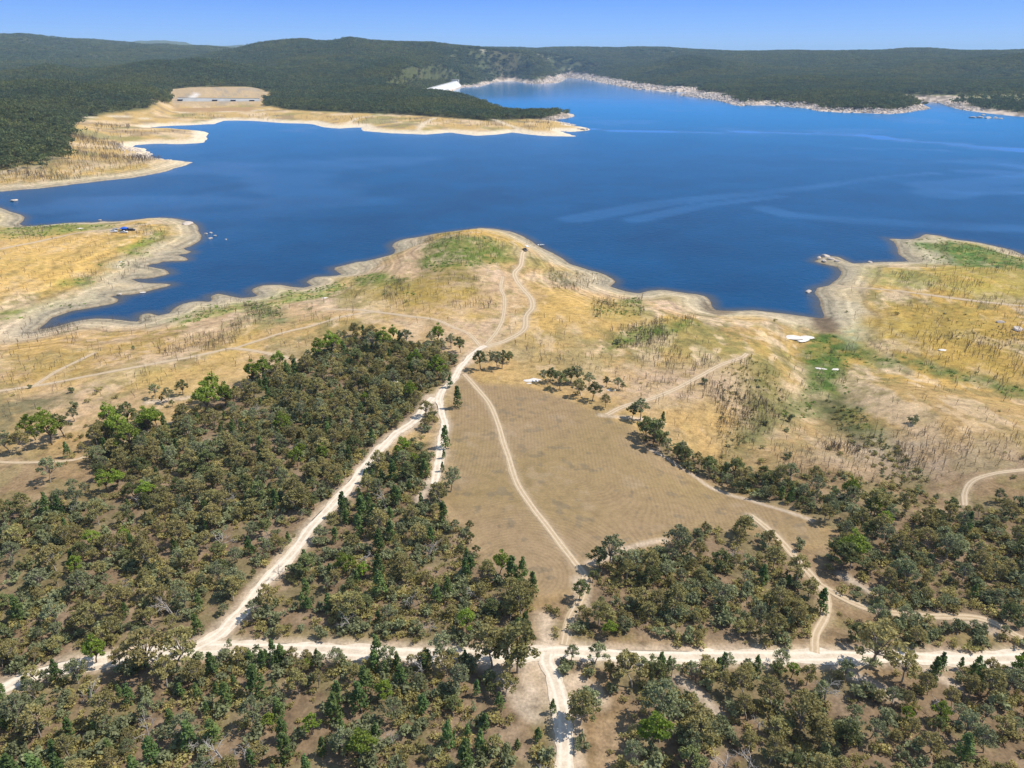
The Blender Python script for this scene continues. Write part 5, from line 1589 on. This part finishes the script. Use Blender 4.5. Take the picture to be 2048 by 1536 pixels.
def dinghy(name, label, loc, rz, trailer=False):
    t = thing(name, label, 'boat', loc, rz)
    L, Wd = 5.0, 2.0
    st = [(-2.5, .92, .0), (-1.2, 1.0, -.02), (.4, .95, .0), (1.6, .62, .14), (2.5, .04, .42)]
    V, Fc = [], []
    for (x, w, k) in st:
        w = w * Wd / 2
        V += [(x, -w, .75 + .08 * (x > 1)), (x, -w * .82, .25 + k), (x, 0, .0 + k), (x, w * .82, .25 + k), (x, w, .75 + .08 * (x > 1)), (x, w * .86, .72), (x, 0, .35 + k * .8), (x, -w * .86, .72)]
    for i in range(len(st) - 1):
        for j in range(8):
            a_, b_ = i * 8 + j, i * 8 + (j + 1) % 8
            Fc.append([a_, b_, b_ + 8, a_ + 8])
    Fc.append(list(range(8)))
    p = Poly(); p.v = V; p.f = Fc
    p.build('hull', P_WHITE, t)
    Poly().extrude([(.3, .4), (.95, .4), (.7, 1.3), (.45, 1.3)], .9).build('console', P_WHITE, t, .03)
    Poly().extrude([(.82, 1.3), (.95, 1.3), (.7, 1.75), (.62, 1.75)], .9).build('windscreen', P_GLASS, t)
    m_ = Poly().box(-2.85, -2.45, -.2, .2, .75, 1.25).build('outboard_motor', P_DARK, t, .05)
    Poly().box(-2.72, -2.58, -.06, .06, -.1, .8).build('motor_leg', P_DARK, m_)
    for y_ in (-.45, .45):
        Poly().box(-1.2, -.7, y_ - .22, y_ + .22, .35, .85).build('seat', P_DARK, t, .04)
    return t


def on(px, py, up=0.0):
    w = W([(px, py)])[0]
    return (float(w[0]), float(w[1]), float(HZ(*w)) + up)


# the camp on the western peninsula
c0 = on(249, 462)
t = thing('camp_shelter', 'bright blue domed shelter at the camp on the western peninsula', 'shelter', c0, .2)
P = Poly(); n = 8
for i in range(n + 1):
    for j in range(n + 1):
        x_, y_ = (i / n - .5) * 5.2, (j / n - .5) * 4.6
        P.v.append((x_, y_, 2.1 + 1.0 * math.cos(x_ / 2.6 * 1.45) * math.cos(y_ / 2.3 * 1.45) + .02))
for i in range(n):
    for j in range(n):
        a_ = i * (n + 1) + j
        P.f.append([a_, a_ + 1, a_ + n + 2, a_ + n + 1])
o = P.build('canopy', P_BLUE, t); md = o.modifiers.new('thickness', 'SOLIDIFY'); md.thickness = .03
for sx_ in (-2.45, 2.45):
    for sy_ in (-2.15, 2.15):
        Poly().box(sx_ - .04, sx_ + .04, sy_ - .04, sy_ + .04, -.1, 2.25).build('pole', P_STEEL, t)
Poly().box(-2.5, 2.5, 2.2, 2.24, .05, 2.1).build('back_wall', P_BLUE, t)
car('pickup', P_WHITE, 'white pickup parked just in front of the blue camp shelter', on(248, 466), .15, 'pickup')
car('wagon', P_DARK, 'dark four wheel drive parked east of the blue camp shelter', on(264, 461.5), .25, 'car')
car('wagon', P_WHITE, 'white four wheel drive standing west of the camp shelter', on(228, 464.5), .35, 'car')
tt = thing('camper_trailer', 'grey camper trailer parked nearest the lake at the camp', 'trailer', on(231, 461), .2)
Poly().extrude([(-1.7, .5), (1.6, .5), (1.6, 1.3), (1.2, 1.5), (-1.5, 1.5), (-1.7, 1.3)], 1.9).build('body', P_STEEL, tt, .04)
Poly().extrude([(1.6, .5), (2.9, .52), (2.9, .6), (1.6, .62)], .12).build('drawbar', P_DARK, tt)
wheels(tt, (-.2,), .36, .22, .98)
tb = thing('camp_table', 'small pale folding table in front of the blue shelter', 'table', on(254, 465.5), .4)
Poly().box(-.9, .9, -.4, .4, .70, .74).build('table_top', P_WHITE, tb)
for sx_ in (-.8, .8):
    for sy_ in (-.3, .3):
        Poly().box(sx_ - .02, sx_ + .02, sy_ - .02, sy_ + .02, 0, .70).build('leg', P_STEEL, tb)
# the point
car('pickup', P_DARK, 'dark pickup parked at the end of the road on the grassy point', on(1050, 501.5), 1.9, 'pickup')
tr = thing('boat_trailer', 'pale boat trailer hitched behind the dark pickup on the point', 'trailer', on(1054, 494), 1.9)
for sg in (-1, 1):
    Poly().box(-2.6, 1.6, sg * .8 - .05, sg * .8 + .05, .45, .55).build('rail', P_WHITE, tr)
Poly().extrude([(1.5, .45), (3.1, .45), (3.1, .55), (1.5, .55)], .14).box(-2.0, -1.9, -.85, .85, .45, .55).box(1.5, 1.6, -.85, .85, .45, .55).build('drawbar', P_STEEL, tr)
Poly().box(-2.2, 1.4, -.95, .95, .62, .74).build('cover_board', P_WHITE, tr)
wheels(tr, (-.6,), .3, .2, 1.0)
bx_, by_ = plane(1082, 491, 0)
dinghy('moored_boat', 'small white boat floating close to the beach at the point', (float(bx_), float(by_), -.12), .15)

# spillway weir and dam
def spill(px, py, z):
    x_, y_ = plane(px, py, z)
    return np.array([float(x_), float(y_)])


t = thing('spillway_weir', 'long white concrete spillway with four dark slots below the cutting', 'spillway', (0, 0, 0), 0)
A_ = spill(350, 211, 7); B_ = spill(514, 211, 7)
dv = (B_ - A_) / np.linalg.norm(B_ - A_); nv = np.array([-dv[1], dv[0]])
Lw = np.linalg.norm(B_ - A_)


def pt(s_, back, z):
    q = A_ + dv * s_ + nv * back
    return (q[0], q[1], z)


prof = [(0, 2), (0, 8.5), (6, 10.5), (16, 16), (22, 20.5), (26, 22), (31, 22), (33, 20), (33, 2)]
P = Poly()
for s_ in np.linspace(0, Lw, 13):
    for bk, z_ in prof:
        P.v.append(pt(s_, bk + 10 * math.sin(math.pi * s_ / Lw) * 0 + 0, z_ + (1.6 * (1 - s_ / Lw) if z_ > 9 else 0)))
m_ = len(prof)
for i in range(12):
    for j in range(m_ - 1):
        a_ = i * m_ + j
        P.f.append([a_, a_ + 1, a_ + m_ + 1, a_ + m_])
P.f.append(list(range(m_))); P.f.append([12 * m_ + j for j in reversed(range(m_))])
P.build('chute_wall', P_CONC, t)
P = Poly()
for s_ in (0, Lw):
    for bk, z_ in ((26.5, 22.1), (26.5, 23.2), (27.2, 23.2), (27.2, 22.1)):
        P.v.append(pt(s_, bk, z_ + (1.6 if s_ == 0 else 0)))
P.f = [[0, 1, 5, 4], [1, 2, 6, 5], [2, 3, 7, 6], [0, 3, 2, 1], [4, 5, 6, 7], [3, 0, 4, 7]]
P.build('parapet', P_ASPH, t)
for s_ in (.005, .43, .655, .885):
    P = Poly(); s0_, s1_ = s_ * Lw + 1, s_ * Lw + 14
    for s2 in (s0_, s1_):
        k = 1.6 * (1 - s2 / Lw)
        for bk, z_ in ((15.0, 16.0), (15.0, 19.5), (24, 19.5), (24, 16.0)):
            P.v.append(pt(s2, bk, z_ + k))
    P.f = [[0, 1, 5, 4], [1, 2, 6, 5], [2, 3, 7, 6], [0, 3, 2, 1], [4, 5, 6, 7], [3, 0, 4, 7]]
    P.build('gate_slot', P_SLOT, t)

t = thing('dam_wall', 'long pale dam embankment closing the far arm of the lake', 'dam', (0, 0, 0), 0)
A_ = np.array(DAM_A); B_ = np.array(DAM_B)
dv = (B_ - A_) / np.linalg.norm(B_ - A_); nv = np.array([-dv[1], dv[0]])
Lw = np.linalg.norm(B_ - A_)
CZ = 24.0
P = Poly(); prof = [(-5, -3), (22, CZ - .5), (22, CZ), (31, CZ), (31, CZ - .5), (70, 2)]
ns = 10
for i in range(ns + 1):
    for bk, z_ in prof:
        P.v.append(pt(Lw * i / ns, bk, z_))
m_ = len(prof)
for i in range(ns):
    for j in range(m_ - 1):
        a_ = i * m_ + j
        P.f.append([a_, a_ + 1, a_ + m_ + 1, a_ + m_])
P.f.append(list(range(m_))); P.f.append([ns * m_ + j for j in reversed(range(m_))])
P.build('embankment', P_CONC2, t)


def rail(b0, b1, z0, z1, name, mat, s0=0.0, s1=None):
    P = Poly(); s1 = Lw if s1 is None else s1
    for s_ in (s0, s1):
        for bk, z_ in ((b0, z0), (b0, z1), (b1, z1), (b1, z0)):
            P.v.append(pt(s_, bk, z_))
    P.f = [[0, 1, 5, 4], [1, 2, 6, 5], [2, 3, 7, 6], [0, 3, 2, 1], [4, 5, 6, 7], [3, 0, 4, 7]]
    return P.build(name, mat, t)


rail(22.2, 23.0, CZ, CZ + 1.6, 'parapet', P_CONC)
rail(30, 30.8, CZ, CZ + 1.2, 'parapet', P_CONC)
rail(23.2, 29.8, CZ + .02, CZ + .06, 'crest_roadway', P_ASPH)
rail(8, 80, 4, CZ + .6, 'abutment', P_CONC, -40, 2)
rail(16, 46, 6, CZ + 5, 'intake_block', P_CONC, Lw - 6, Lw + 26)

# ------------------------------------------------------------------ the air
hz_m = bpy.data.materials.new('thin_blue_air'); hz_m.use_nodes = True
hn_ = hz_m.node_tree; hn_.nodes.remove(hn_.nodes['Principled BSDF'])
pv = hn_.nodes.new('ShaderNodeVolumePrincipled')
pv.inputs['Color'].default_value = (.52, .76, 1.0, 1)
pv.inputs['Density'].default_value = 0.000042
pv.inputs['Anisotropy'].default_value = 0.0
hn_.links.new(pv.outputs[0], hn_.nodes['Material Output'].inputs['Volume'])
P = Poly(); P.box(-24000, 24000, -500, 26500, float(Z.min()) - 1, float(max(Z.max() + 30, CAM_Z + 60)))
P.build('haze', hz_m, kind='stuff', label='thin blue air over the lake and hills')
